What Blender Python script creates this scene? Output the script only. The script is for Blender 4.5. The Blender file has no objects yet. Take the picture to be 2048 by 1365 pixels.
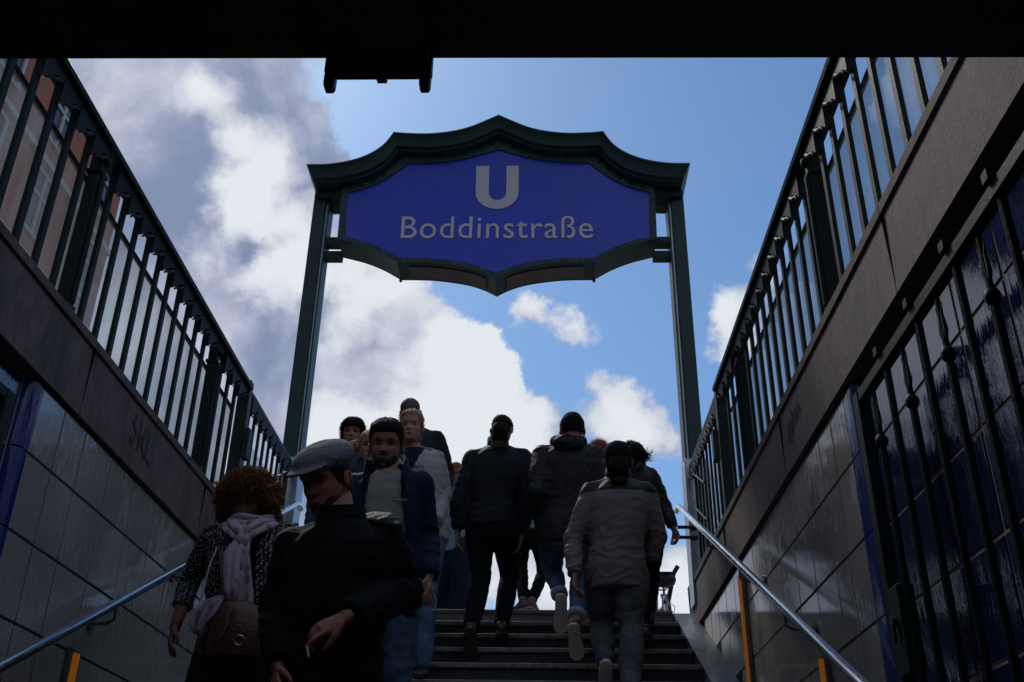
import bpy, bmesh, math, random
from math import radians, sin, cos, pi, sqrt, exp, atan2
from mathutils import Vector, Matrix, noise
random.seed(7)
V = Vector
C = bpy.context.scene.collection
scene = bpy.context.scene

# ------------------------------------------------------------------ camera
cam_d = bpy.data.cameras.new('camera'); cam_d.sensor_width = 36.0; cam_d.lens = 35.96
cam_d.clip_end = 3000; cam_d.clip_start = 0.05
cam = bpy.data.objects.new('camera', cam_d); C.objects.link(cam)
cr = V((0.99966, 0.0224, 0.0137)); fw = V((-0.0262, 0.8809, 0.4726)).normalized()
cr = (cr - cr.dot(fw) * fw).normalized(); cu = cr.cross(fw)
cam.matrix_world = Matrix(((cr.x, cu.x, -fw.x, 0), (cr.y, cu.y, -fw.y, 0), (cr.z, cu.z, -fw.z, 0), (0, 0, 0, 1)))
scene.camera = cam

# ------------------------------------------------------------------ sky, sun, exposure
SUN_AZ, SUN_EL = radians(-28), radians(48)
world = bpy.data.worlds.new('World'); scene.world = world; world.use_nodes = True
nt = world.node_tree; N = nt.nodes; L = nt.links
for n in list(N): N.remove(n)
def nd(t, **k):
    n = N.new(t)
    for a, b in k.items():
        if a == 'op': n.operation = b
        else: setattr(n, a, b)
    return n
def mth(op, a, b=None, c=None, clamp=False):
    n = N.new('ShaderNodeMath'); n.operation = op; n.use_clamp = clamp
    for i, v in enumerate((a, b, c)):
        if v is None: continue
        if isinstance(v, (int, float)): n.inputs[i].default_value = v
        else: L.new(v, n.inputs[i])
    return n.outputs[0]
sky = nd('ShaderNodeTexSky'); sky.sky_type = 'NISHITA'; sky.sun_disc = False
sky.sun_elevation = SUN_EL; sky.sun_rotation = SUN_AZ
sky.air_density = 1.1; sky.dust_density = 0.6; sky.ozone_density = 2.0
tc = nd('ShaderNodeTexCoord'); sep = nd('ShaderNodeSeparateXYZ'); L.new(tc.outputs['Generated'], sep.inputs[0])
dx, dy, dz = sep.outputs
front = mth('GREATER_THAN', dy, 0.12)
ym = mth('MAXIMUM', dy, 0.12)
cu_ = mth('DIVIDE', dx, ym); cw_ = mth('DIVIDE', dz, ym)      # direction seen on an upright plane up the street
comb = nd('ShaderNodeCombineXYZ'); L.new(cu_, comb.inputs[0]); L.new(cw_, comb.inputs[1])
# turbulence that tears the cloud edges
nz = nd('ShaderNodeTexNoise'); nz.inputs['Scale'].default_value = 9.0; nz.inputs['Detail'].default_value = 7; nz.inputs['Roughness'].default_value = 0.62
L.new(tc.outputs['Generated'], nz.inputs['Vector'])
sub = nd('ShaderNodeVectorMath'); sub.operation = 'SUBTRACT'; L.new(nz.outputs['Color'], sub.inputs[0]); sub.inputs[1].default_value = (.5, .5, .5)
scl = nd('ShaderNodeVectorMath'); scl.operation = 'SCALE'; L.new(sub.outputs[0], scl.inputs[0]); scl.inputs['Scale'].default_value = 0.16
add = nd('ShaderNodeVectorMath'); add.operation = 'ADD'; L.new(comb.outputs[0], add.inputs[0]); L.new(scl.outputs[0], add.inputs[1])
warp = add.outputs[0]
def blobs(lst):
    tot = None
    for (u, w, ru, rw, rot, amp) in lst:
        m = nd('ShaderNodeMapping'); m.vector_type = 'TEXTURE'
        m.inputs['Location'].default_value = (u, w, 0); m.inputs['Scale'].default_value = (ru, rw, 1)
        m.inputs['Rotation'].default_value = (0, 0, rot)
        L.new(warp, m.inputs['Vector'])
        g = nd('ShaderNodeTexGradient'); g.gradient_type = 'SPHERICAL'; L.new(m.outputs[0], g.inputs[0])
        s = mth('MULTIPLY', g.outputs['Fac'], amp)
        tot = s if tot is None else mth('ADD', tot, s)
    return tot
DENS = [(-0.598, 0.806, 0.352, 0.598, 0, 2.2), (-0.507, 0.929, 0.171, 0.145, 0, 1.2), (-0.389, 0.671, 0.196, 0.257, 0, 1.6), (-0.288, 0.525, 0.167, 0.175, 0, 1.6), (-0.213, 0.563, 0.113, 0.122, 0, 1.2), (-0.123, 0.47, 0.135, 0.139, 0, 1.6), (-0.056, 0.482, 0.065, 0.075, 0, 0.9), (-0.051, 0.407, 0.105, 0.094, 0, 1.2), (-0.401, 0.35, 0.31, 0.24, 0, 2.0), (-0.194, 0.351, 0.206, 0.174, 0, 1.6), (0.087, 0.456, 0.067, 0.068, 0, 1.2), (0.128, 0.425, 0.058, 0.058, 0, 0.5), (0.004, 0.567, 0.062, 0.039, -0.5, 0.75), (0.224, 0.557, 0.053, 0.072, 0, 0.9), (0.263, 0.643, 0.034, 0.063, 0, 0.5), (0.292, 0.577, 0.067, 0.08, 0, 0.5), (0.158, 0.261, 0.107, 0.055, 0, 1.2), (0.011, 0.275, 0.197, 0.056, 0, 1.3), (-0.51, 0.947, 0.132, 0.053, 0, 0.5), (-0.307, 0.837, 0.069, 0.057, 0.6, 0.42), (-0.351, 0.837, 0.044, 0.049, 0, 0.25), (-0.316, 0.759, 0.074, 0.07, 0, 0.6), (0.18, 0.564, 0.144, 0.135, 0, -0.1), (-0.034, 0.671, 0.152, 0.118, 0, -0.5), (-0.055, 0.576, 0.051, 0.046, 0, -0.6), (0.007, 0.501, 0.044, 0.056, 0, -0.5)]
BRIGHT = [(-0.433, 0.895, 0.055, 0.051, -0.9, 1.15), (-0.396, 0.841, 0.044, 0.058, 0, 0.9), (-0.356, 0.782, 0.077, 0.096, 0, 1.8), (-0.364, 0.707, 0.054, 0.083, 0, 1.3), (-0.308, 0.693, 0.054, 0.059, 0, 1.1), (-0.31, 0.637, 0.076, 0.049, -0.3, 1.4), (-0.218, 0.616, 0.075, 0.062, 0, 1.3), (-0.158, 0.589, 0.068, 0.054, 0, 1.1), (-0.216, 0.538, 0.062, 0.052, 0, 0.9), (-0.27, 0.671, 0.036, 0.088, 0, 0.8), (-0.087, 0.513, 0.093, 0.083, 0, 1.3), (-0.048, 0.489, 0.076, 0.094, 0, 1.2), (-0.094, 0.435, 0.106, 0.078, 0, 1.2), (-0.233, 0.429, 0.069, 0.065, 0, 0.75), (-0.135, 0.406, 0.158, 0.076, 0, 0.9), (-0.041, 0.407, 0.079, 0.076, 0, 0.8), (0.087, 0.465, 0.07, 0.073, 0, 1.15), (0.118, 0.43, 0.053, 0.047, 0, 0.5), (0.004, 0.57, 0.062, 0.039, -0.4, 1.0), (0.219, 0.564, 0.05, 0.066, 0, 1.1), (0.267, 0.657, 0.034, 0.056, 0, 0.6), (0.158, 0.261, 0.121, 0.066, 0, 1.2), (0.001, 0.269, 0.206, 0.067, 0, 1.2), (-0.277, 0.853, 0.038, 0.05, 0, 0.4), (-0.344, 0.654, 0.031, 0.034, 0, -1.6), (-0.305, 0.671, 0.036, 0.014, 0, -0.5), (-0.199, 0.531, 0.039, 0.038, 0, -0.5), (-0.248, 0.576, 0.04, 0.04, 0, -0.5), (-0.327, 0.488, 0.11, 0.082, 0, 0.12), (-0.226, 0.47, 0.119, 0.036, 0, 0.15), (-0.486, 0.921, 0.111, 0.07, 0, 0.4), (-0.234, 0.44, 0.171, 0.091, 0, 0.32), (-0.094, 0.418, 0.184, 0.089, 0, 0.3), (-0.597, 0.888, 0.13, 0.104, 0, 0.2), (-0.473, 0.745, 0.123, 0.109, 0, -0.15), (-0.556, 0.846, 0.128, 0.127, 0, 0.18), (-0.377, 0.525, 0.145, 0.058, 0, 0.16), (-0.295, 0.589, 0.052, 0.04, 0, 0.3)]

def smooth(x, a, b):
    n = N.new('ShaderNodeMapRange'); n.interpolation_type = 'SMOOTHSTEP'; L.new(x, n.inputs['Value'])
    n.inputs['From Min'].default_value = a; n.inputs['From Max'].default_value = b
    return n.outputs[0]
n2 = nd('ShaderNodeTexNoise'); n2.inputs['Scale'].default_value = 3.2; n2.inputs['Detail'].default_value = 9; n2.inputs['Roughness'].default_value = 0.6
L.new(tc.outputs['Generated'], n2.inputs['Vector'])
n3 = nd('ShaderNodeTexNoise'); n3.inputs['Scale'].default_value = 14; n3.inputs['Detail'].default_value = 9; n3.inputs['Roughness'].default_value = 0.65
L.new(tc.outputs['Generated'], n3.inputs['Vector'])
n4 = nd('ShaderNodeTexNoise'); n4.inputs['Scale'].default_value = 5.5; n4.inputs['Detail'].default_value = 6; n4.inputs['Roughness'].default_value = 0.55; n4.inputs['Distortion'].default_value = .6
L.new(tc.outputs['Generated'], n4.inputs['Vector'])
fine = mth('SUBTRACT', n3.outputs['Fac'], 0.5)
dens_f = mth('ADD', blobs(DENS), mth('MULTIPLY', fine, 0.75))
dens_b = mth('MULTIPLY', n2.outputs['Fac'], 0.62)
side = mth('MULTIPLY', smooth(mth('ABSOLUTE', cu_), 0.75, 1.1), 1.0)
fr = mth('MULTIPLY', front, mth('SUBTRACT', 1.0, side))
def mixv(f, a, b): return mth('ADD', mth('MULTIPLY', f, b), mth('MULTIPLY', mth('SUBTRACT', 1.0, f), a))
dens = mixv(fr, dens_b, dens_f)
alpha = smooth(dens, 0.14, 0.50)
bri = mixv(fr, mth('MULTIPLY', n2.outputs['Fac'], 0.9), mth('ADD', blobs(BRIGHT), mth('ADD', mth('MULTIPLY', fine, 1.25), mth('MULTIPLY', mth('SUBTRACT', n4.outputs['Fac'], .5), 2.3))))
bf = smooth(bri, -0.45, 1.05)
ramp = nd('ShaderNodeValToRGB'); L.new(bf, ramp.inputs[0])
e = ramp.color_ramp.elements
e[0].position = 0; e[0].color = (.22, .27, .42, 1); e[1].position = 1; e[1].color = (.80, .83, .87, 1)
k = ramp.color_ramp.elements.new(.45); k.color = (.50, .53, .64, 1)
bg = nd('ShaderNodeBackground'); bg.inputs['Strength'].default_value = 0.10
tint = nd('ShaderNodeMix'); tint.data_type = 'RGBA'; tint.blend_type = 'MULTIPLY'; tint.inputs['Factor'].default_value = 1.0
L.new(sky.outputs[0], tint.inputs[6]); tint.inputs[7].default_value = (.70, .93, 1.12, 1)
L.new(tint.outputs[2], bg.inputs['Color'])
bgc = nd('ShaderNodeBackground'); L.new(ramp.outputs[0], bgc.inputs['Color']); bgc.inputs['Strength'].default_value = 1.0
mx = nd('ShaderNodeMixShader'); L.new(mth('MULTIPLY', alpha, 0.96), mx.inputs[0]); L.new(bg.outputs[0], mx.inputs[1]); L.new(bgc.outputs[0], mx.inputs[2])
out = nd('ShaderNodeOutputWorld'); L.new(mx.outputs[0], out.inputs['Surface'])

sun_d = bpy.data.lights.new('sun', 'SUN'); sun_d.energy = 1.3; sun_d.angle = radians(10); sun_d.color = (1, .95, .88)
sun = bpy.data.objects.new('sun', sun_d); C.objects.link(sun)
sd = V((sin(SUN_AZ) * cos(SUN_EL), cos(SUN_AZ) * cos(SUN_EL), sin(SUN_EL)))
sun.rotation_euler = sd.to_track_quat('Z', 'Y').to_euler()
scene.view_settings.view_transform = 'Standard'; scene.view_settings.look = 'None'
scene.view_settings.exposure = 0.0; scene.view_settings.gamma = 1.0; scene.view_settings.use_curve_mapping = False
scene.render.engine = 'CYCLES'
scene.cycles.max_bounces = 8; scene.cycles.transparent_max_bounces = 16

# ------------------------------------------------------------------ helpers
def material(name, base, rough=.6, metal=0.0, var=0.25, scale=8.0, bump=0.0, bscale=60.0, coat=0.0, spec=.5,
             stretch=(1, 1, 1), dirt=None, dscale=3.0, sheen=0.0, rvar=0.0, emit=None, estr=0.0, disp=None):
    m = bpy.data.materials.new(name); m.use_nodes = True
    t = m.node_tree; n = t.nodes; l = t.links; b = n['Principled BSDF']
    b.inputs['Roughness'].default_value = rough; b.inputs['Metallic'].default_value = metal
    b.inputs['Specular IOR Level'].default_value = spec; b.inputs['Coat Weight'].default_value = coat
    if sheen: b.inputs['Sheen Weight'].default_value = sheen
    co = n.new('ShaderNodeTexCoord'); mp = n.new('ShaderNodeMapping'); mp.inputs['Scale'].default_value = stretch
    l.new(co.outputs['Object'], mp.inputs['Vector'])
    nz = n.new('ShaderNodeTexNoise'); nz.inputs['Scale'].default_value = scale; nz.inputs['Detail'].default_value = 6
    nz.inputs['Roughness'].default_value = .6; l.new(mp.outputs[0], nz.inputs['Vector'])
    rp = n.new('ShaderNodeValToRGB'); l.new(nz.outputs['Fac'], rp.inputs[0])
    rp.color_ramp.elements[0].position = .3; rp.color_ramp.elements[1].position = .7
    rp.color_ramp.elements[0].color = tuple(c * (1 - var) for c in base) + (1,)
    rp.color_ramp.elements[1].color = tuple(min(1, c * (1 + var)) for c in base) + (1,)
    col = rp.outputs[0]
    if dirt:
        nd_ = n.new('ShaderNodeTexNoise'); nd_.inputs['Scale'].default_value = dscale; nd_.inputs['Detail'].default_value = 8
        nd_.inputs['Roughness'].default_value = .7; l.new(mp.outputs[0], nd_.inputs['Vector'])
        r2 = n.new('ShaderNodeValToRGB'); l.new(nd_.outputs['Fac'], r2.inputs[0])
        r2.color_ramp.elements[0].position = .5; r2.color_ramp.elements[1].position = .68
        mixn = n.new('ShaderNodeMix'); mixn.data_type = 'RGBA'; l.new(r2.outputs[0], mixn.inputs[0])
        l.new(col, mixn.inputs[6]); mixn.inputs[7].default_value = tuple(dirt) + (1,)
        col = mixn.outputs[2]
    l.new(col, b.inputs['Base Color'])
    if rvar:
        mr = n.new('ShaderNodeMapRange'); l.new(nz.outputs['Fac'], mr.inputs[0])
        mr.inputs[1].default_value = .3; mr.inputs[2].default_value = .7
        mr.inputs[3].default_value = max(0, rough - rvar); mr.inputs[4].default_value = rough + rvar
        l.new(mr.outputs[0], b.inputs['Roughness'])
    if bump:
        nb = n.new('ShaderNodeTexNoise'); nb.inputs['Scale'].default_value = bscale; nb.inputs['Detail'].default_value = 5
        l.new(mp.outputs[0], nb.inputs['Vector'])
        bp = n.new('ShaderNodeBump'); bp.inputs['Strength'].default_value = bump; bp.inputs['Distance'].default_value = .01
        l.new(nb.outputs['Fac'], bp.inputs['Height']); l.new(bp.outputs[0], b.inputs['Normal'])
    if emit:
        b.inputs['Emission Color'].default_value = tuple(emit) + (1,); b.inputs['Emission Strength'].default_value = estr
    return m

def addto(bm, vs, fs):
    vv = [bm.verts.new(v) for v in vs]
    for f in fs:
        try: bm.faces.new([vv[i] for i in f])
        except ValueError: pass
    return vv
BOXF = [(0, 3, 2, 1), (4, 5, 6, 7), (0, 1, 5, 4), (1, 2, 6, 5), (2, 3, 7, 6), (3, 0, 4, 7)]
def box(bm, x0, x1, y0, y1, z0, z1):
    addto(bm, [(x0, y0, z0), (x1, y0, z0), (x1, y1, z0), (x0, y1, z0), (x0, y0, z1), (x1, y0, z1), (x1, y1, z1), (x0, y1, z1)], BOXF)
def frame_of(d):
    d = d.normalized(); a = V((0, 0, 1)) if abs(d.z) < .9 else V((1, 0, 0))
    s = d.cross(a).normalized(); return s, s.cross(d).normalized()
def tube(bm, pts, rad, seg=12, cap=True, flat=None):
    pts = [V(p) for p in pts]; rings = []
    if not hasattr(rad, '__len__'): rad = [rad] * len(pts)
    n = len(pts); ps = None
    for i, p in enumerate(pts):
        d = (pts[min(i + 1, n - 1)] - pts[max(i - 1, 0)])
        if d.length < 1e-9: d = V((0, 0, 1))
        d.normalize()
        if flat is not None: s = (flat - flat.dot(d) * d).normalized()
        elif ps is None: s, _ = frame_of(d)
        else: s = (ps - ps.dot(d) * d).normalized()
        ps = s; t = d.cross(s)
        r = rad[i]; ra, rb = r if hasattr(r, '__len__') else (r, r)
        rings.append([bm.verts.new(p + s * (ra * cos(2 * pi * k / seg)) + t * (rb * sin(2 * pi * k / seg))) for k in range(seg)])
    for a, b in zip(rings, rings[1:]):
        for k in range(seg): bm.faces.new((a[k], a[(k + 1) % seg], b[(k + 1) % seg], b[k]))
    if cap:
        bm.faces.new(list(reversed(rings[0]))); bm.faces.new(rings[-1])
    return rings
def loftrings(bm, rings):
    R = [[bm.verts.new(v) for v in r] for r in rings]; n = len(R[0])
    for a, b in zip(R, R[1:]):
        for k in range(n): bm.faces.new((a[k], a[(k + 1) % n], b[(k + 1) % n], b[k]))
    bm.faces.new(list(reversed(R[0]))); bm.faces.new(R[-1])
def ball(bm, c, r, seg=14, rings=10, rot=None):
    c = V(c); r = r if hasattr(r, '__len__') else (r, r, r)
    vs = []
    for i in range(rings + 1):
        th = pi * i / rings
        if i in (0, rings):
            p = V((0, 0, r[2] * cos(th))); vs.append([bm.verts.new(c + (rot @ p if rot else p))]); continue
        row = []
        for k in range(seg):
            p = V((r[0] * sin(th) * cos(2 * pi * k / seg), r[1] * sin(th) * sin(2 * pi * k / seg), r[2] * cos(th)))
            row.append(bm.verts.new(c + (rot @ p if rot else p)))
        vs.append(row)
    for a, b in zip(vs, vs[1:]):
        for k in range(seg):
            if len(a) == 1: bm.faces.new((a[0], b[k], b[(k + 1) % seg]))
            elif len(b) == 1: bm.faces.new((a[k], b[0], a[(k + 1) % seg]))
            else: bm.faces.new((a[k], b[k], b[(k + 1) % seg], a[(k + 1) % seg]))
def prism(bm, poly, axis, a, b):
    # poly: list of 2D points; axis: 'x' -> (y,z) polygon, 'y' -> (x,z), 'z' -> (x,y)
    def mk(p, t): return {'x': (t, p[0], p[1]), 'y': (p[0], t, p[1]), 'z': (p[0], p[1], t)}[axis]
    n = len(poly)
    v0 = [bm.verts.new(mk(p, a)) for p in poly]; v1 = [bm.verts.new(mk(p, b)) for p in poly]
    fs = [bm.faces.new(v0), bm.faces.new(list(reversed(v1)))]
    for k in range(n): bm.faces.new((v0[k], v1[k], v1[(k + 1) % n], v0[(k + 1) % n]))
    bmesh.ops.triangulate(bm, faces=fs)

def mesh_of(bm, name, smooth=False, bevel=0):
    bmesh.ops.recalc_face_normals(bm, faces=bm.faces)
    if bevel:
        ed = [e for e in bm.edges if len(e.link_faces) == 2 and e.calc_face_angle(0) > .6]
        bmesh.ops.bevel(bm, geom=ed, offset=bevel, segments=1, affect='EDGES', profile=.5)
    me = bpy.data.meshes.new(name); bm.to_mesh(me); bm.free()
    if smooth:
        me.shade_smooth()
        if smooth != 'all' and hasattr(me, 'set_sharp_from_angle'): me.set_sharp_from_angle(angle=radians(40))
    return me
def link(name, me, mat=None, parent=None, loc=None):
    o = bpy.data.objects.new(name, me); C.objects.link(o)
    if mat and me and not me.materials: me.materials.append(mat)
    if parent: o.parent = parent
    if loc is not None: o.location = loc
    return o
def obj(name, bm, mat, parent=None, smooth=False, bevel=0, loc=None):
    # geometry is given in world coordinates; a parent is an unrotated Empty (or a part with no offset)
    me = mesh_of(bm, name, smooth, bevel)
    if parent is not None:
        w = origin_of(parent)
        if w.length > 0: me.transform(Matrix.Translation(-w))
    return link(name, me, mat, parent, loc)
def origin_of(o):
    w = V((0, 0, 0))
    while o is not None: w += o.location; o = o.parent
    return w
def tag(o, label=None, cat=None, group=None, kind=None):
    for k, v in (('label', label), ('category', cat), ('group', group), ('kind', kind)):
        if v: o[k] = v
    return o
def thing(name, label, cat, loc=(0, 0, 0), group=None):
    o = bpy.data.objects.new(name, None); C.objects.link(o); o.location = loc; o.empty_display_size = .1
    return tag(o, label, cat, group)
def B(): return bmesh.new()
# ------------------------------------------------------------------ materials of the place
def world_coords(m):
    # continuous grain over many small pieces: sample by place instead of by object
    t = m.node_tree
    g = t.nodes.new('ShaderNodeNewGeometry')
    for n in t.nodes:
        if n.type == 'MAPPING':
            for l in list(n.inputs['Vector'].links): t.links.remove(l)
            t.links.new(g.outputs['Position'], n.inputs['Vector'])
    return m
def glazed(name, base, patch_lo, patch_hi, bumpk=.25, spec=.5):
    # glazed tile with dried runs: shiny where the film of water still lies, dull elsewhere
    m = world_coords(material(name, base, rough=.3, var=.12, scale=2.5, coat=0, spec=spec))
    t = m.node_tree; n = t.nodes; l = t.links; b = n['Principled BSDF']
    g = n.new('ShaderNodeNewGeometry')
    mp = n.new('ShaderNodeMapping'); mp.inputs['Scale'].default_value = (40, 46, 9); l.new(g.outputs['Position'], mp.inputs['Vector'])
    a = n.new('ShaderNodeTexNoise'); a.inputs['Scale'].default_value = 1.0; a.inputs['Detail'].default_value = 4; l.new(mp.outputs[0], a.inputs['Vector'])
    c = n.new('ShaderNodeTexNoise'); c.inputs['Scale'].default_value = 1.9; c.inputs['Detail'].default_value = 3; l.new(g.outputs['Position'], c.inputs['Vector'])
    s = n.new('ShaderNodeMath'); s.operation = 'MULTIPLY_ADD'; l.new(a.outputs['Fac'], s.inputs[0]); s.inputs[1].default_value = .55; l.new(c.outputs['Fac'], s.inputs[2])
    r = n.new('ShaderNodeMapRange'); l.new(s.outputs[0], r.inputs[0])
    r.inputs[1].default_value = patch_lo; r.inputs[2].default_value = patch_hi; r.inputs[3].default_value = .34; r.inputs[4].default_value = .03
    l.new(r.outputs[0], b.inputs['Roughness'])
    fine = n.new('ShaderNodeTexNoise'); fine.inputs['Scale'].default_value = 1.0; fine.inputs['Detail'].default_value = 3
    mp2 = n.new('ShaderNodeMapping'); mp2.inputs['Scale'].default_value = (110, 120, 26); l.new(g.outputs['Position'], mp2.inputs['Vector']); l.new(mp2.outputs[0], fine.inputs['Vector'])
    wet = n.new('ShaderNodeMapRange'); l.new(s.outputs[0], wet.inputs[0]); wet.inputs[1].default_value = patch_lo; wet.inputs[2].default_value = patch_hi
    hh = n.new('ShaderNodeMath'); hh.operation = 'MULTIPLY'; l.new(fine.outputs['Fac'], hh.inputs[0]); l.new(wet.outputs[0], hh.inputs[1])
    bp0 = n.new('ShaderNodeBump'); bp0.inputs['Strength'].default_value = .08; bp0.inputs['Distance'].default_value = .004; l.new(hh.outputs[0], bp0.inputs['Height'])
    bp = n.new('ShaderNodeBump'); bp.inputs['Strength'].default_value = bumpk; bp.inputs['Distance'].default_value = .004
    l.new(a.outputs['Fac'], bp.inputs['Height']); l.new(bp0.outputs[0], bp.inputs['Normal']); l.new(bp.outputs[0], b.inputs['Normal'])
    return m
M = {}
M['tile'] = glazed('grey glazed tile', (.37, .355, .325), .68, .71, .10, .95)
M['blue_tile'] = glazed('blue glazed tile', (.011, .020, .072), .35, .55, .30, 1.0)
M['blue_corner'] = glazed('blue glazed corner tile', (.016, .045, .23), .55, .75, .30, .8)
M['grout'] = world_coords(material('grout', (.02, .02, .019), .9, bump=.3, bscale=80))
M['pale_grout'] = world_coords(material('pale grout', (.26, .24, .21), .9, bump=.3, bscale=80))
M['granite'] = world_coords(material('weathered stone', (.155, .120, .112), .75, var=.35, scale=22, bump=.22, bscale=130, dirt=(.055, .045, .045), dscale=2.6, stretch=(1, 1, .45)))
M['concrete'] = world_coords(material('dark concrete', (.05, .05, .05), .9, var=.3, scale=5, bump=.4, bscale=40))
M['ceiling'] = world_coords(material('sooty ceiling', (.03, .032, .03), .8, var=.4, scale=4, bump=.2))
M['ramp'] = world_coords(material('painted ramp', (.13, .145, .165), .5, var=.25, scale=14, bump=.2, dirt=(.05, .05, .05)))
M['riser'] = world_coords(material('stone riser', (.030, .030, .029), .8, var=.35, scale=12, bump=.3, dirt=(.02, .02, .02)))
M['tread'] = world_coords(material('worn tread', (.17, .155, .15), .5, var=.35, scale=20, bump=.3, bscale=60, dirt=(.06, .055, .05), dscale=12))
M['pavement'] = world_coords(material('pavement', (.22, .21, .20), .85, var=.2, scale=6, bump=.3))
M['green'] = material('dark green paint', (.008, .030, .027), .45, var=.25, scale=14, bump=.10, bscale=35, dirt=(.005, .012, .012), dscale=5, spec=.22)
M['green_sign'] = material('dark green enamel', (.013, .046, .043), .42, var=.3, scale=9, bump=.06, bscale=30, spec=.3, dirt=(.02, .035, .033), dscale=6)
M['bars'] = material('black green bar paint', (.006, .017, .016), .55, var=.3, scale=20, bump=.12, bscale=60, spec=.18)
M['rust'] = material('rusty edge', (.05, .03, .02), .8, var=.5, scale=40)
M['steel'] = material('brushed steel', (.55, .57, .6), .2, 1.0, var=.1, scale=30, rvar=.06, stretch=(8, .6, .6))
M['gutter'] = material('galvanised strip', (.35, .4, .42), .35, .9, var=.2)
M['sign_blue'] = material('blue sign face', (.013, .042, .54), .25, var=.15, scale=2.5, bump=.03, bscale=8, dirt=(.022, .055, .50), dscale=3)
M['sign_white'] = material('grey white lettering', (.60, .58, .60), .5, var=.04, scale=5)
M['soffit'] = material('milky brown soffit glass', (.13, .085, .07), .5, var=.2, scale=6)
M['rivet'] = material('rivet', (.3, .3, .28), .4, .7)
M['spray'] = world_coords(material('faded spray', (.055, .045, .05), .8, var=.5, scale=60))
M['black'] = material('black plastic', (.006, .006, .007), .5)
M['lampcover'] = material('orange lamp cover', (.26, .09, .015), .08, var=.15, scale=5, emit=(1.0, .32, .03), estr=.11)
M['lampframe'] = material('lamp frame', (.12, .12, .12), .4, .6)
def glassmat(name, tint, dirtc, amt):
    m = bpy.data.materials.new(name); m.use_nodes = True
    t = m.node_tree; n = t.nodes; l = t.links
    for x in list(n): n.remove(x)
    o = n.new('ShaderNodeOutputMaterial'); tr = n.new('ShaderNodeBsdfTransparent'); tr.inputs[0].default_value = tint + (1,)
    gl = n.new('ShaderNodeBsdfGlossy'); gl.inputs['Roughness'].default_value = .03
    df = n.new('ShaderNodeBsdfDiffuse'); df.inputs[0].default_value = dirtc + (1,)
    tl = n.new('ShaderNodeBsdfTranslucent'); tl.inputs[0].default_value = dirtc + (1,)
    dd = n.new('ShaderNodeMixShader'); dd.inputs[0].default_value = .75; l.new(df.outputs[0], dd.inputs[1]); l.new(tl.outputs[0], dd.inputs[2])
    g = n.new('ShaderNodeNewGeometry'); mp = n.new('ShaderNodeMapping'); mp.inputs['Scale'].default_value = (1, 22, 2.2); l.new(g.outputs['Position'], mp.inputs['Vector'])
    nz = n.new('ShaderNodeTexNoise'); nz.inputs['Scale'].default_value = 1; nz.inputs['Detail'].default_value = 6; l.new(mp.outputs[0], nz.inputs['Vector'])
    mr = n.new('ShaderNodeMapRange'); l.new(nz.outputs['Fac'], mr.inputs[0]); mr.inputs[1].default_value = .3; mr.inputs[2].default_value = .75
    mr.inputs[3].default_value = amt * .35; mr.inputs[4].default_value = amt
    m1 = n.new('ShaderNodeMixShader'); l.new(mr.outputs[0], m1.inputs[0]); l.new(tr.outputs[0], m1.inputs[1]); l.new(dd.outputs[0], m1.inputs[2])
    lw = n.new('ShaderNodeLayerWeight'); lw.inputs[0].default_value = .5
    fr = n.new('ShaderNodeMath'); fr.operation = 'POWER'; l.new(lw.outputs['Facing'], fr.inputs[0]); fr.inputs[1].default_value = 5.0
    fr2 = n.new('ShaderNodeMath'); fr2.operation = 'MULTIPLY_ADD'; l.new(fr.outputs[0], fr2.inputs[0]); fr2.inputs[1].default_value = .5; fr2.inputs[2].default_value = .03
    m2 = n.new('ShaderNodeMixShader'); l.new(fr2.outputs[0], m2.inputs[0]); l.new(m1.outputs[0], m2.inputs[1]); l.new(gl.outputs[0], m2.inputs[2])
    l.new(m2.outputs[0], o.inputs[0]); return m
M['glass'] = glassmat('dusty railing glass', (.86, .90, .90), (.88, .9, .9), .30)
M['facade'] = world_coords(material('red facade', (.30, .105, .075), .85, var=.15, scale=3, bump=.2, bscale=20))
M['render'] = world_coords(material('pale facade', (.42, .42, .44), .85, var=.12, scale=1))
M['bluewash'] = world_coords(material('blue grey facade', (.25, .34, .45), .85, var=.12, scale=1))
M['roof'] = world_coords(material('red roof tiles', (.30, .06, .03), .85, var=.3, scale=6))
M['winframe'] = material('white window frame', (.34, .34, .33), .5)
M['winglass'] = material('dark window glass', (.03, .04, .05), .08)

XR, XL = 1.2, -1.97
ST = 1.895                                   # street level above the eye
def stair_z(y): return ST - .5 * (7.89 - y)

# ------------------------------------------------------------------ ground, stairs, passage
bm = B()
box(bm, 1.452, 400, -60, 8.0, ST - .3, ST); box(bm, -400, -2.222, -60, 8.0, ST - .3, ST)
box(bm, -400, 400, 8.0, 900, ST - .3, ST); box(bm, -1.8, 1.028, 7.90, 8.0, ST - .3, ST)
tag(obj('pavement', bm, M['pavement']), kind='structure')
stairs = tag(thing('stairs', None, None, (0, 0, 0)), kind='structure')
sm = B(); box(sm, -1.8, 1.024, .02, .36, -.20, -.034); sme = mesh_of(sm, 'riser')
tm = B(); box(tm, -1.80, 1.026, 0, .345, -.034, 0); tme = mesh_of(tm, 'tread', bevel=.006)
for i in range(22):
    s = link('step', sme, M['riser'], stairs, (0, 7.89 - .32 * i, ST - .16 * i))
    link('tread', tme, M['tread'], s)
for x0, x1 in ((1.030, XR), (XL, -1.806)):
    bm = B(); y0, y1 = .9, 7.98
    prism(bm, [(y0, stair_z(y0) - .02), (7.89, ST - .02), (y1, ST - .02), (y1, ST - .4), (7.5, ST - .6), (y0, stair_z(y0) - .4)], 'x', x0, x1)
    obj('side_ramp', bm, M['ramp'], stairs)
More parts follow.
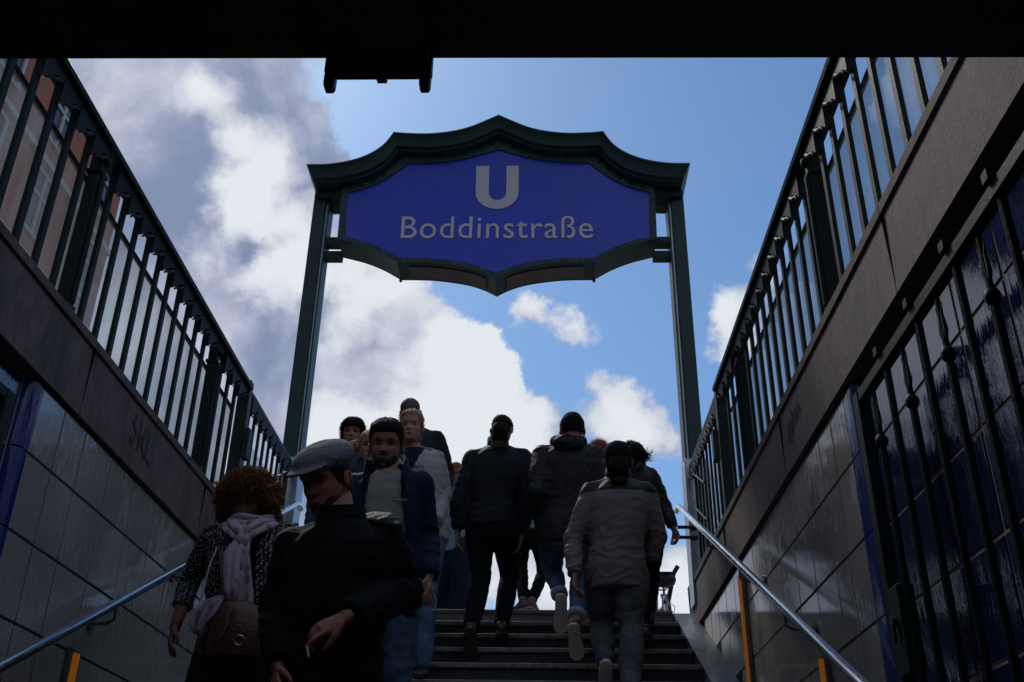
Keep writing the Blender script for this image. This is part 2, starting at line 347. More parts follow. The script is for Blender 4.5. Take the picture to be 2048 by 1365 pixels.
bm = B(); box(bm, -3.5, 3, -7, 1.3, -1.9, -1.626); tag(obj('passage_floor', bm, M['concrete']), kind='structure')
bm = B(); prism(bm, [(-3.5, -7), (3, -7), (3, 1.851), (-3.5, 1.811)], 'z', 1.75, 1.89)
prism(bm, [(-3.5, 1.6), (3, 1.6), (3, 1.851), (-3.5, 1.811)], 'z', 1.891, 2.11)
tag(obj('passage_ceiling', bm, M['ceiling']), kind='structure')
bm = B(); box(bm, -3.4, 2.9, -7.2, -7, -1.9, 2.1); tag(obj('light_block_wall', bm, M['concrete']), kind='structure')  # unseen wall added behind the viewer to keep light out of the passage

# ------------------------------------------------------------------ side walls with tiles and coping stones
def tile_mesh(w, h, t=.014, g=.003, ch=.0025):
    bm = B(); w2, h2 = w / 2 - g, h / 2 - g
    a = [(0, -w2, -h2), (0, w2, -h2), (0, w2, h2), (0, -w2, h2)]
    b = [(t - ch, y, z) for _, y, z in a]; c = [(t, y - math.copysign(ch, y), z - math.copysign(ch, z)) for _, y, z in a]
    addto(bm, a + b + c, [(0, 1, 5, 4), (1, 2, 6, 5), (2, 3, 7, 6), (3, 0, 4, 7), (4, 5, 9, 8), (5, 6, 10, 9), (6, 7, 11, 10), (7, 4, 8, 11), (8, 9, 10, 11)])
    return mesh_of(bm, 'tile')
cache = {}
def put_tile(par, xplane, sgn, y0, y1, z0, z1, mat, g):
    w, h = round(y1 - y0, 3), round(z1 - z0, 3); key = (w, h, mat.name)
    if key not in cache: cache[key] = tile_mesh(w, h, g=g)
    o = link('tile', cache[key], mat, par, (xplane, (y0 + y1) / 2, (z0 + z1) / 2))
    o.rotation_euler = (0, random.uniform(-.0035, .0035) + (pi if sgn < 0 else 0), random.uniform(-.0035, .0035))
rows = [1.738, 1.462, 1.158, .857, .553, .25, -.053, -.357, -.66, -.963, -1.27, -1.575]
for side, X, sg, name, lab in ((1, XR, -1, 'tiled_wall', 'grey and blue tiled wall with stone coping on the right of the stairs'),
                               (-1, XL, 1, 'tiled_wall', 'grey and blue tiled wall with stone coping on the left of the stairs')):
    w = thing(name, lab, 'wall', (0, 0, 0))
    bm = B(); a, b = X + side * .0030, X + side * .25; box(bm, min(a, b), max(a, b), 3.60, 8.0, -1.7, 1.744); obj('backing', bm, M['grout'], w)
    bm = B(); a = X + side * .0435; box(bm, min(a, b), max(a, b), -7, 3.598, -1.7, 1.744); obj('backing', bm, M['pale_grout'], w)
    ys = [3.69, 3.905, 4.103, 4.415] if side > 0 else [3.635, 3.853, 4.078, 4.385]
    while ys[-1] < 7.6: ys.append(ys[-1] + .3085)
    for r0, r1 in zip(rows[1:], rows):
        for y0, y1 in zip(ys, ys[1:]):
            if stair_z(y1) < r1: put_tile(w, X + side * .014, sg, y0, min(y1, 7.97), r0, r1, M['tile'], .0048)
        y1 = ys[0]
        # glazed corner piece of this course
        bm = B(); s = side
        prism(bm, [(X, y1 - .002), (X, 3.60), (X + s * .006, 3.578), (X + s * .02, 3.562), (X + s * .045, 3.556), (X + s * .07, 3.556), (X + s * .07, y1 - .002)], 'z', r0 + .003, r1 - .003)
        obj('corner_tile', bm, M['blue_corner'], w, smooth=True)
        y = 3.55
        yy = [3.546, 3.29, 2.98, 2.67, 2.36, 2.05, 1.74, 1.43, 1.12]
        for q1, q0 in zip(yy, yy[1:]): put_tile(w, X + side * .054, sg, q0, q1, r0, r1, M['blue_tile'], .006)
    joints = [1.85, 2.92, 4.62, 6.32, 8.02] if side > 0 else [1.85, 2.23, 3.93, 5.63, 7.33, 8.02]
    for j0, j1 in zip(joints, joints[1:]):
        bm = B(); s = side
        prism(bm, [(X - s * .022, 1.748), (X - s * .02, 2.052), (X - s * .012, 2.058), (X - s * .03, 2.064), (X - s * .032, 2.10), (X - s * .026, 2.106), (X + s * .25, 2.106), (X + s * .25, 1.748)], 'y', j0 + .003, j1 - .003)
        obj('coping_stone', bm, M['granite'], w)
    # lettering scratched and sprayed on the stones
    if True:
        bm = B(); rnd = random.Random(5 + side)
        cy = 4.35 if side > 0 else 4.62
        x = X - side * .024
        strokes = [[(-.10, .10), (-.13, .06), (-.08, .02), (-.11, -.05), (-.14, -.02)], [(-.04, .11), (-.04, -.05), (-.01, .03)], [(-.03, .0), (.03, .08), (.0, .0), (.05, -.06)], [(.07, .09), (.06, -.04), (.12, -.05)]] if side < 0 else \
                  [[(-.10, .02), (-.07, .08), (-.04, .0), (-.02, .08), (.0, .0), (.03, .09), (.05, -.03)], [(.07, .05), (.1, .02), (.08, -.05)], [(.12, .06), (.12, -.03)]]
        for s_ in strokes:
            tube(bm, [(x, cy + a * 1.1, 1.90 + b) for a, b in s_], [(.0012, .011)] * len(s_), seg=6, flat=V((1, 0, 0)))
        obj('graffiti', bm, M['spray'], w)

# ------------------------------------------------------------------ railings
def scallop_poly(y0, L_):
    z = 2.955
    return [(y0, z), (y0 + L_, z), (y0 + L_, z - .035), (y0 + L_ * .86, z - .05), (y0 + L_ * .72, z - .058), (y0 + L_ * .55, z - .075), (y0 + L_ * .42, z - .10), (y0 + L_ * .30, z - .112), (y0 + L_ * .2, z - .118), (y0 + L_ * .1, z - .14), (y0, z - .145)]
PITCH = .168
def railing(side, X, label):
    r = thing('railing', label, 'railing', (0, 0, 0), 'green metal railings along both sides of the stairs')
    s = side; y0 = 1.95; posts = [1.86, 3.68 if s > 0 else 3.66, 5.53]; end = 6.22
    xb = X + s * .02
    # top rail with a rolled edge
    bm = B(); prism(bm, [(xb - s * .055, 2.955), (xb - s * .06, 2.975), (xb - s * .045, 3.0), (xb - s * .02, 3.012), (xb + s * .05, 3.012), (xb + s * .06, 2.99), (xb + s * .05, 2.955)], 'y', 1.80, end)
    obj('top_rail', bm, M['green'], r)
    bar = B(); box(bar, -.009, .009, -.016, .016, 2.108, 2.955); barm = mesh_of(bar, 'bar')
    thin = B(); box(thin, -.008, .008, -.014, .014, 2.108, 2.965); thinm = mesh_of(thin, 'bar')
    sc = B(); prism(sc, scallop_poly(-PITCH * .12, PITCH * .95), 'x', -.012, .012)
    tube(sc, [(-s * .015, PITCH * .75, 2.897), (-s * .022, PITCH * .5, 2.872), (-s * .022, PITCH * .3, 2.842), (-s * .018, PITCH * .12, 2.832), (-s * .015, PITCH * .02, 2.812)], [.004, .008, .01, .008, .005], seg=6)
    scm = mesh_of(sc, 'scallop', smooth=True)
    foot = B(); box(foot, -.014, .014, -.022, .022, 2.107, 2.125); footm = mesh_of(foot, 'foot')
    ys = []
    for a, b in zip(posts, posts[1:] + [end + .03]):
        n = max(1, int(round((b - a - .10) / PITCH))); st = (b - a) / (n + .35)
        k = a + st * 1.0 * .95
        while k < b - .1: ys.append(k); k += PITCH * .995
    for y in ys:
        o = link('bar', barm, M['bars'], r, (xb, y, 0))
        link('foot', footm, M['rust'], o)
        link('scallop', scm, M['bars'], r, (xb - s * .022, y, 0))
    for y in posts:
        bm = B(); box(bm, xb - .028, xb + .028, y - .030, y + .030, 2.107, 2.955)
        box(bm, xb - .036, xb + .036, y - .040, y + .040, 2.80, 2.825); box(bm, xb - .036, xb + .036, y - .039, y + .039, 2.108, 2.14)
        tube(bm, [(xb - s * .03, y, 2.14), (xb - s * .03, y, 2.80)], .016, 10)
        ball(bm, (xb - s * .03, y, 2.88), .024, 10, 7)
        obj('post', bm, M['bars'], r, bevel=.004)
    # end post of the fixed length, taller and flat, with a lock case
    y = end + .02
    bm = B(); box(bm, xb - .04, xb + .04, y - .035, y + .035, 2.107, 3.03); obj('end_post', bm, M['green'], r, bevel=.004)
    bm = B(); box(bm, xb - s * .07 - .02, xb - s * .07 + .02, y - .075, y + .005, 2.45, 2.66); obj('lock_case', bm, M['black'], r, bevel=.006)
    # panes behind the bars
    seams = [1.9, 2.78, 3.64, 4.62, 5.50, 6.16] if s < 0 else [1.9, 2.62, 3.66, 4.70, 5.50, 6.16]
    for a, b in zip(seams, seams[1:]):
        bm = B(); gx = xb + s * .045; box(bm, gx - .004, gx + .004, a + .006, b - .006, 2.13, 2.775)
        p = obj('pane', bm, M['glass'], r)
        bm = B(); box(bm, gx - .009, gx + .009, a + .004, b - .004, 2.776, 2.796); obj('pane_trim', bm, M['bars'], r)
    # second, lighter length up to the sign post
    bm = B(); box(bm, xb - .02, xb + .02, y + .037, 7.66, 2.975, 3.0); obj('upper_rail', bm, M['green'], r)
    bm = B(); box(bm, xb - .012, xb + .012, y + .037, 7.66, 2.16, 2.18); obj('lower_rail', bm, M['green'], r)
    k = y + .15
    while k < 7.6:
        link('bar', thinm, M['bars'], r, (xb, k, 0)); link('scallop', scm, M['bars'], r, (xb - s * .012, k, .018)); k += PITCH * .86
    bm = B(); gx = xb + s * .03; box(bm, gx - .004, gx + .004, y + .05, 7.62, 2.2, 2.72); obj('pane', bm, M['glass'], r)
    for a, b, c, d in ((7.05, 2.62, 7.5, 2.86), (7.05, 2.34, 7.5, 2.58)):
        bm = B(); tube(bm, [(xb - s * .02, a, b), (xb - s * .02, c, d)], .008, 6); obj('brace', bm, M['green'], r)
    return r
railing(1, XR, 'green metal railing with glass on the right coping stones')
railing(-1, XL, 'green metal railing with glass on the left coping stones')

# ------------------------------------------------------------------ handrails
def handrail(X, s, label):
    h = thing('handrail', label, 'handrail', (0, 0, 0), 'steel handrails along the tiled walls')
    z = lambda y: stair_z(y) + .895
    bm = B(); tube(bm, [(X, .7, z(.7) - .02), (X, .9, z(.9)), (X, 4.0, z(4.0)), (X, 7.50, z(7.5)), (X, 7.6, z(7.5) + .02), (X, 7.66, z(7.5) + .015)], .0215, 20)
    obj('rail', bm, M['steel'], h, smooth=True)
    for y in (1.8, 2.7, 3.6, 4.5, 5.4, 6.3):
        bm = B(); wx = XR if s > 0 else XL
        tube(bm, [(X, y, z(y) - .018), (X, y, z(y) - .075), (X + s * .03, y, z(y) - .09), (wx - s * .004, y, z(y) - .09)], .007, 8)
        tube(bm, [(wx - s * .014, y, z(y) - .09), (wx - s * .002, y, z(y) - .09)], .03, 14)
        obj('bracket', bm, M['lampframe'], h, smooth=True)
    for dz in (-.12, -.2):
        bm = B(); tube(bm, [(X - s * .0, 7.64, z(7.5) + dz), (XR + .02 if s > 0 else XL - .02, 7.64, z(7.5) + dz)], .014, 8); obj('stub', bm, M['rust'], h)
handrail(1.07, 1, 'polished steel handrail on the right hand tiled wall')
handrail(-1.865, -1, 'polished steel handrail on the left hand tiled wall')

# ------------------------------------------------------------------ wall lights under the handrails
for X, s, ys in ((XR, 1, (5.95, 4.40)), (XL, -1, (4.38,))):
    for y in ys:
        z0 = stair_z(y) + .03; z1 = stair_z(y) + .73
        where = ('right' if s > 0 else 'left')
        lab = 'orange glowing upright wall light on the %s wall, %s' % (where, 'the upper one' if y > 5 else 'the lower one')
        t = thing('wall_light', lab, 'wall light', (X, y, z0), 'orange wall lights beside the stairs')
        bm = B(); f = X - s * .022
        box(bm, min(X - s * .002, f), max(X - s * .002, f), y - .055, y + .055, z0, z1)
        obj('frame', bm, M['lampframe'], t, bevel=.004)
        bm = B(); prism(bm, [(f - s * .001, y - .028), (f - s * .010, y - .022), (f - s * .016, y), (f - s * .010, y + .022), (f - s * .001, y + .028)], 'z', z0 + .02, z1 - .02)
        obj('diffuser', bm, M['lampcover'], t, smooth=True)

# ------------------------------------------------------------------ folding gates laid against the walls
def gate(X, s, label):
    g = thing('gate', label, 'gate', (0, 0, 0), 'dark iron gates folded against the walls')
    y0, y1, zt, zb = 1.72, 3.27, 1.535, -1.5
    bm = B(); box(bm, X - .02, X + .02, y1 - .055, y1, zb, zt); obj('frame_stile', bm, M['bars'], g, bevel=.004)
    bm = B(); box(bm, X - .02, X + .02, y0, y0 + .05, zb, zt); obj('frame_stile', bm, M['bars'], g, bevel=.004)
    bm = B(); box(bm, X - .018, X + .018, y0 + .052, y1 - .057, zt - .045, zt - .002); obj('top_rail', bm, M['bars'], g, bevel=.004)
    bm = B(); box(bm, X - .018, X + .018, y0 + .052, y1 - .057, zb, zb + .05); obj('bottom_rail', bm, M['bars'], g)
    y = 3.11; k = 0
    while y > y0 + .1:
        bm = B()
        if k % 2 == 0:
            zb_ = 1.30
            tube(bm, [(X, y, zt - .046), (X, y, zb_)], [.008, .010], 8)
            tube(bm, [(X, y, zb_), (X, y, zb + .05)], .0125, 8)
            tube(bm, [(X, y, zb_ + .022), (X, y, zb_ + .014), (X, y, zb_), (X, y, zb_ - .014), (X, y, zb_ - .02)], [.012, .018, .0215, .018, .013], 12)
            for q in (-1, 1): tube(bm, [(X, y, zb_ + .03), (X, y + q * .016, zb_ + .07), (X, y + q * .012, zb_ + .12), (X, y + q * .022, zb_ + .155)], [.005, .007, .004, .0015], 6)
        else:
            tube(bm, [(X, y, zt - .046), (X, y, zb + .05)], .0125, 8)
            box(bm, X - .03, X + .03, y - .016, y + .016, zt, zt + .028)
        obj('bar', bm, M['bars'], g, smooth=True); y -= .1535; k += 1
    bm = B(); box(bm, X - .026, X + .026, y1 - .15, y1 - .056, .58, .84); lp = obj('lock_plate', bm, M['green'], g, bevel=.004)
    bm = B(); xk = X - s * .030; tube(bm, [(xk, y1 - .10, .735), (xk - s * .012, y1 - .10, .735)], .014, 12); tube(bm, [(xk - s * .008, y1 - .10, .73), (xk - s * .008, y1 - .097, .67)], .006, 6); obj('key_knob', bm, M['rust'], lp)
    return g
gate(1.115, 1, 'dark iron gate folded back against blue tiles on the right')
gate(-1.885, -1, 'dark iron gate folded back against blue tiles on the left')

# ------------------------------------------------------------------ housing that hangs at the edge of the ceiling
HX = -.061
h = thing('hanging_housing', 'black box with two short legs hanging from the dark ceiling edge', 'housing', (-.38, 1.82, 1.75))
bm = B(); box(bm, HX - .443, HX - .191, 1.80, 1.832, 1.681, 1.749); obj('case', bm, M['black'], h, bevel=.003)
bm = B(); box(bm, HX - .436, HX - .198, 1.55, 1.799, 1.70, 1.749); obj('case_back', bm, M['black'], h)
for x in (HX - .430, HX - .206):
    bm = B(); prism(bm, [(x - .013, 1.680), (x - .013, 1.650), (x - .009, 1.642), (x + .008, 1.642), (x + .012, 1.650), (x + .013, 1.680)], 'y', 1.808, 1.832); obj('leg', bm, M['black'], h)
x = HX - .31; bm = B(); prism(bm, [(x - .013, 1.680), (x - .010, 1.672), (x + .012, 1.672), (x + .013, 1.680)], 'y', 1.81, 1.832); obj('latch', bm, M['black'], h)

# ------------------------------------------------------------------ station sign
def arc_pts(pts):
    # cusped outline: smooth inside each lobe, sharp at its ends
    out = []
    for lobe in pts:
        n = len(lobe)
        for q in range(20):
            u_ = q / 20 * (n - 1); i = int(u_); t = u_ - i
            p0 = lobe[max(i - 1, 0)]; p1 = lobe[i]; p2 = lobe[i + 1]; p3 = lobe[min(i + 2, n - 1)]
            out.append(tuple(.5 * (2 * p1[j] + (p2[j] - p0[j]) * t + (2 * p0[j] - 5 * p1[j] + 4 * p2[j] - p3[j]) * t * t + (3 * p1[j] - p0[j] - 3 * p2[j] + p3[j]) * t ** 3) for j in (0, 1)))
    out.append(pts[-1][-1]); return out
CX = -.378
def mirror(p): return p + [(2 * CX - x, z) for x, z in reversed(p)][1:]
crown = mirror(arc_pts([[(-2.113, 5.787), (-1.937, 5.789), (-1.772, 5.815), (-1.638, 5.859), (-1.525, 5.922), (-1.433, 6.005), (-1.379, 6.087), (-1.344, 6.157)],
                        [(-1.344, 6.157), (-1.204, 6.143), (-1.004, 6.139), (-.807, 6.165), (-.649, 6.213), (-.512, 6.282), (CX, 6.357)]]))
fr_top = mirror(arc_pts([[(-1.814, 5.665), (-1.735, 5.685), (-1.599, 5.736), (-1.466, 5.822), (-1.345, 5.946), (-1.251, 6.051)], [(-1.251, 6.051), (-1.058, 6.045), (-.857, 6.06), (-.678, 6.1), (-.518, 6.158), (CX, 6.221)]]))
fr_bot = mirror(arc_pts([[(-1.802, 5.106), (-1.58, 5.040), (-1.401, 4.957), (-1.252, 4.862)], [(-1.252, 4.862), (-.957, 4.855), (-.671, 4.812), (-.499, 4.755), (CX, 4.688)]]))
bl_top = mirror(arc_pts([[(-1.758, 5.621), (-1.594, 5.674), (-1.441, 5.756), (-1.329, 5.848), (-1.218, 5.955)], [(-1.218, 5.955), (-1.014, 5.958), (-.814, 5.981), (-.655, 6.017), (-.515, 6.063), (CX, 6.111)]]))
bl_bot = mirror(arc_pts([[(-1.743, 5.129), (-1.585, 5.088), (-1.406, 5.010), (-1.236, 4.908)], [(-1.236, 4.908), (-.959, 4.902), (-.73, 4.873), (-.539, 4.821), (CX, 4.752)]]))
sg = thing('station_sign', 'large blue underground station sign in a scalloped green frame on two posts', 'sign', (CX, 7.75, ST))
bm = B(); prism(bm, fr_top + list(reversed(fr_bot)), 'y', 7.612, 7.90); obj('sign_case', bm, M['green_sign'], sg)
bm = B(); prism(bm, bl_top + list(reversed(bl_bot)), 'y', 7.606, 7.611); obj('sign_panel', bm, M['sign_blue'], sg)
def ring_strip(outer, inner, y0, y1):
    bm = B(); n = len(outer)
    a = [[bm.verts.new((p[0], y, p[1])) for p in q] for q, y in ((outer, y0), (inner, y0 + .006), (inner, y1), (outer, y1))]
    for q in range(4):
        A_, B_ = a[q], a[(q + 1) % 4]
        for k in range(n): bm.faces.new((A_[k], A_[(k + 1) % n], B_[(k + 1) % n], B_[k]))
    return bm
obj('frame', ring_strip(fr_top + list(reversed(fr_bot)), bl_top + list(reversed(bl_bot)), 7.588, 7.6115), M['green_sign'], sg)
# moulded crown swept along its curve
prof = [(7.405, .014), (7.398, -.002), (7.418, -.014), (7.428, -.03), (7.455, -.078), (7.462, -.098), (7.505, -.102), (7.512, -.116), (7.612, -.118)]
prof = prof + [(15.5 - y, z) for y, z in reversed(prof)]
bm = B(); rings = []
for (x, z) in crown:
    rings.append([V((CX + (x - CX) * (1 + dz * .28), y, z + dz)) for y, dz in prof])
loftrings(bm, rings); obj('crown_moulding', bm, M['green_sign'], sg, smooth=True)
bm = B(); rings = []
for q, (x, z) in enumerate(crown):
    xx = CX + (x - CX) * .955
    lo = .30 if q not in () else .3
    rings.append([V((xx, 7.618, z - .14)), V((xx, 7.618, z - .20)), V((xx, 7.882, z - .20)), V((xx, 7.882, z - .14))])
loftrings(bm, rings); obj('crown_soffit', bm, M['green'], sg)
for s in (-1, 1):
    bm = B(); xa, xb2 = (CX + s * 1.68, CX + s * 1.445); box(bm, min(xa, xb2), max(xa, xb2), 7.63, 7.87, 5.60, 5.66)
    obj('crown_end_block', bm, M['green'], sg)
bm = B(); L_ = 0; last = None
pts = fr_top
for a, b in zip(pts, pts[1:]):
    seg = V((b[0] - a[0], 0, b[1] - a[1])); l_ = seg.length
    L_ += l_
    if L_ > .088:
        L_ = 0; c = V((a[0], 7.585, a[1] - .004)); d = seg.normalized()
        tube(bm, [c - d * .034 + V((0, 0, .014)), c - d * .022 - V((0, 0, .010)), c - V((0, 0, .018)), c + d * .022 - V((0, 0, .010)), c + d * .034 + V((0, 0, .014))], [.004, .012, .014, .012, .004], 6)
tag(obj('scallop_trim', bm, M['green'], sg), kind='stuff')
bm = B()
def rivets(line, step, off):
    acc = 0
    for a, b in zip(line, line[1:]):
        l_ = sqrt((b[0] - a[0]) ** 2 + (b[1] - a[1]) ** 2); acc += l_
        if acc > step: acc = 0; ball(bm, (a[0], 7.59, a[1] + off), (.0075, .006, .0075), 6, 4)
rivets(bl_top, .2, .045); rivets(bl_bot, .2, -.022)
for s in (-1, 1):
    for z in (5.58, 5.46, 5.32, 5.2): ball(bm, (CX + s * 1.41, 7.59, z), (.0075, .006, .0075), 6, 4)
tag(obj('rivets', bm, M['rivet'], sg), kind='stuff')
def ell(cx, cz, rx, rz, a0, a1, n): return [(cx + rx * cos(radians(a0 + (a1 - a0) * k / n)), cz + rz * sin(radians(a0 + (a1 - a0) * k / n))) for k in range(n + 1)]
u = [(-.581, 5.923)] + ell(-.3845, 5.625, .1965, .19, 180, 360, 24) + [(-.188, 5.923), (-.302, 5.923)] + list(reversed(ell(-.3815, 5.63, .0795, .098, 180, 360, 20))) + [(-.461, 5.923)]
bm = B(); prism(bm, u, 'y', 7.598, 7.605); obj('letter', bm, M['sign_white'], sg)
fc = bpy.data.curves.new('lettering', 'FONT'); fc.body = 'Boddinstra\u00dfe'; fc.size = 1; fc.extrude = .01; fc.offset = .0; fc.space_character = 1.08
fo = bpy.data.objects.new('tmp', fc); C.objects.link(fo); bpy.context.view_layer.update()
me = bpy.data.meshes.new_from_object(fo.evaluated_get(bpy.context.evaluated_depsgraph_get())); bpy.data.objects.remove(fo)
xs = [v.co.x for v in me.vertices]; ys_ = [v.co.y for v in me.vertices]
sx = (0.48 + 1.238) / (max(xs) - min(xs)); sz = .240 / (max(ys_) - min(ys_))
for v in me.vertices:
    x, y, z = v.co; v.co = V((-1.238 + (x - min(xs)) * sx - CX, 7.602 - z * .35 - 7.75, 5.117 + (y - min(ys_)) * sz - ST))
link('lettering', me, M['sign_white'], sg)
# milky panes in the underside of the two middle lobes
for s in (-1, 1):
    line = [p for p in fr_bot if -1.20 < p[0] < -.45] if s < 0 else [p for p in fr_bot if -.306 < p[0] < .444]
    bm = B(); loftrings(bm, [[V((x, 7.66, z - .004)), V((x, 7.66, z - .010)), V((x, 7.85, z - .010)), V((x, 7.85, z - .004))] for x, z in line]); obj('soffit_pane', bm, M['soffit'], sg)
for s in (-1, 1):
    bm = B(); ball(bm, (CX + s * .875, 7.89, 4.85), .015, 8, 6); obj('finial', bm, M['green'], sg)
for s in (-1, 1):
    xo = CX + s * 1.70; xi = CX + s * 1.585
    bm = B(); box(bm, min(xo, xi), max(xo, xi), 7.67, 7.86, 1.90, 5.70); obj('post', bm, M['green_sign'], sg, bevel=.004)
    bm = B(); a, b = xi - s * .002, xi - s * .016; box(bm, min(a, b), max(a, b), 7.70, 7.83, 2.0, 5.66); obj('post_channel', bm, M['gutter'], sg)
    bm = B(); a, b = xi - s * .018, xi - s * .034; box(bm, min(a, b), max(a, b), 7.68, 7.85, 2.0, 5.66); obj('post_flange', bm, M['green_sign'], sg)
    bm = B(); a, b = xo + s * .008, xi - s * .045; box(bm, min(a, b), max(a, b), 7.655, 7.875, 1.896, 3.05); pb = obj('post_base', bm, M['gutter'], sg, bevel=.005)
    bm = B(); a, b = CX + s * 1.66, CX + s * 1.62; box(bm, min(a, b), max(a, b), 7.648, 7.654, 2.05, 2.9); obj('inset_panel', bm, M['green_sign'], pb)
    for z0, z1 in ((5.13, 5.20), (4.985, 5.05)):
        bm = B(); a, b = xi - s * .03, CX + s * 1.40; box(bm, min(a, b), max(a, b), 7.70, 7.80, z0, z1); obj('bracket', bm, M['green'], sg)
    bm = B(); tube(bm, [(xi - s * .03, 7.74, 5.60), (xi - s * .08, 7.74, 5.585), (CX + s * 1.44, 7.74, 5.63)], .008, 6); obj('cable', bm, M['black'], sg)

# ------------------------------------------------------------------ buildings
def building(name, label, x0, x1, y0, y1, z1, wall, face, cols, floors, roofh=1.0, first=4.0, wsz=(1.2, 1.9)):
    b = thing(name, label, 'building', ((x0 + x1) / 2, (y0 + y1) / 2, ST))
    bm = B(); box(bm, x0, x1, y0, y1, ST, z1); obj('wall', bm, wall, b)
    bm = B(); cx, cy = (x0 + x1) / 2, (y0 + y1) / 2; e = .35
    addto(bm, [(x0 - e, y0 - e, z1), (x1 + e, y0 - e, z1), (x1 + e, y1 + e, z1), (x0 - e, y1 + e, z1), (x0 + 2, y0 + 2, z1 + roofh), (x1 - 2, y0 + 2, z1 + roofh), (x1 - 2, y1 - 2, z1 + roofh), (x0 + 2, y1 - 2, z1 + roofh)], BOXF)
    obj('roof', bm, M['roof'], b)
    fh = (z1 - ST - first) / floors; w, h = wsz
    fr = B(); gl = B()
    def face_boxes(bm, w, h, a, b_):
        if face == 'x': box(bm, a, b_, -w / 2, w / 2, 0, h)
        else: box(bm, -w / 2, w / 2, -b_, -a, 0, h)
    face_boxes(gl, w, h, .01, .03); glm = mesh_of(gl, 'glass')
    for q in (-w / 2, 0, w / 2):
        if face == 'x': box(fr, .03, .09, q - .06, q + .06, 0, h)
        else: box(fr, q - .06, q + .06, -.09, -.03, 0, h)
    for z in (0, h * .62, h):
        if face == 'x': box(fr, .031, .085, -w / 2, w / 2, z - .05, z + .05)
        else: box(fr, -w / 2, w / 2, -.085, -.031, z - .05, z + .05)
    frm = mesh_of(fr, 'window')
    span = (y1 - y0) if face == 'x' else (x1 - x0)
    for f in range(floors):
        for c in range(cols):
            t = (c + .5) / cols * span; z = ST + first + f * fh + .8
            p = (x1, y0 + t, z) if face == 'x' else (x0 + t, y0, z)
            o = link('window', frm, M['winframe'], b, V(p) - b.location)
            link('glass', glm, M['winglass'], o)
    if face == 'x':
        for f in range(floors + 1):
            bm = B(); z = ST + first + f * fh; box(bm, x1 + .002, x1 + .12, y0, y1, z, z + .18); obj('string_course', bm, M['render'], b)
    return b
building('apartment_building', 'red apartment building with white windows behind the left railing', -26, -14, -12, 27.6, 20.9, M['facade'], 'x', 13, 5, roofh=.5)
building('apartment_building', 'unseen rendered building added right of the stairs to block sky light', 15, 26, -30, 40, 13.5, M['render'], 'y', 4, 5, roofh=.8)  # out of view, added to cut the sky light from the right
building('apartment_building', 'unseen rendered building added behind the viewer to block sky light', -30, 30, -40, -26, 14.0, M['render'], 'y', 10, 5, roofh=.8)  # out of view, added to lower the sky light from behind
building('apartment_building', 'low red roofed building beyond the top step between the legs', -9.5, 8, 60, 74, 13.4, M['render'], 'y', 9, 3, roofh=1.3)
building('apartment_building', 'low red roofed building beyond the top step beside the bicycle', 10, 26, 62, 74, 13.8, M['render'], 'y', 8, 3, roofh=1.3)

# ------------------------------------------------------------------ bicycle at the top of the stairs
bk = thing('bicycle', 'bicycle with black saddle and red frame parked at the top step', 'bicycle', (1.10, 10.0, ST))
bx = 1.275
def wheel(y):
    bm = B(); n = 28; R_ = .34
    ring = [(bx, y + R_ * cos(2 * pi * k / n), ST + .35 + R_ * sin(2 * pi * k / n)) for k in range(n + 1)]
    tube(bm, ring, .018, 8, cap=False); w = obj('tyre', bm, M['black'], bk)
    bm = B()
    for k in range(16): a = 2 * pi * k / 16; tube(bm, [(bx + (.03 if k % 2 else -.03), y, ST + .35), (bx, y + .325 * cos(a), ST + .35 + .325 * sin(a))], .0015, 3)
    tube(bm, [(bx - .06, y, ST + .35), (bx + .06, y, ST + .35)], .02, 8)
    obj('spokes', bm, M['gutter'], w)
wheel(10.30); wheel(11.35)
M['redpaint'] = material('red bicycle paint', (.25, .015, .02), .35)
bm = B()
S = lambda y, z, x=0: (bx + x, y, ST + z)
for a, b, r in ((S(10.42, .72), S(10.62, .30), .017), (S(10.44, .66), S(11.08, .74), .016), (S(10.62, .30), S(11.1, .62), .02), (S(11.08, .78), S(11.12, .58), .02)): tube(bm, [a, b], r, 10)
for x in (-.06, .06): tube(bm, [S(10.62, .30, x * .4), S(10.3, .35, x)], .01, 6); tube(bm, [S(10.43, .68, x * .3), S(10.3, .35, x)], .009, 6); tube(bm, [S(11.12, .60, x * .5), S(11.35, .35, x)], .012, 6)
obj('frame', bm, M['redpaint'], bk)
bm = B(); tube(bm, [S(10.42, .70), S(10.375, .86)], .014, 10); tube(bm, [S(10.40, .60, 0), S(10.41, .75, 0)], .028, 12); obj('seat_post', bm, M['steel'], bk)
bm = B(); tube(bm, [S(10.43, .745), S(10.425, .775)], .034, 12); obj('seat_clamp', bm, M['redpaint'], bk)
bm = B(); loftrings(bm, [[V((bx + w * cos(2 * pi * k / 16), y, ST + z + h * sin(2 * pi * k / 16))) for k in range(16)] for y, w, z, h in ((10.22, .06, .89, .03), (10.25, .112, .885, .055), (10.34, .118, .88, .062), (10.42, .07, .90, .04), (10.50, .03, .91, .02), (10.54, .015, .91, .012))])
obj('saddle', bm, M['black'], bk, smooth=True)
bm = B(); box(bm, bx - .07, bx + .07, 10.22, 10.40, ST + .946, ST + .952)
obj('saddle_cover', bm, M['black'], bk)
bm = B(); tube(bm, [S(11.08, .78), S(11.05, .98)], .014, 8); tube(bm, [S(10.85, 1.02, -.16), S(11.08, .99, -.1), S(11.08, .99, .1), S(10.85, 1.02, .16)], .011, 8); obj('handlebar', bm, M['steel'], bk)
bm = B(); tube(bm, [S(10.62, .30, -.08), S(10.62, .30, .08)], .03, 10); tube(bm, [S(10.62, .30, .08), S(10.75, .2, .09)], .01, 6); box(bm, bx + .09, bx + .17, 10.71, 10.79, ST + .18, ST + .2); obj('crank', bm, M['black'], bk)
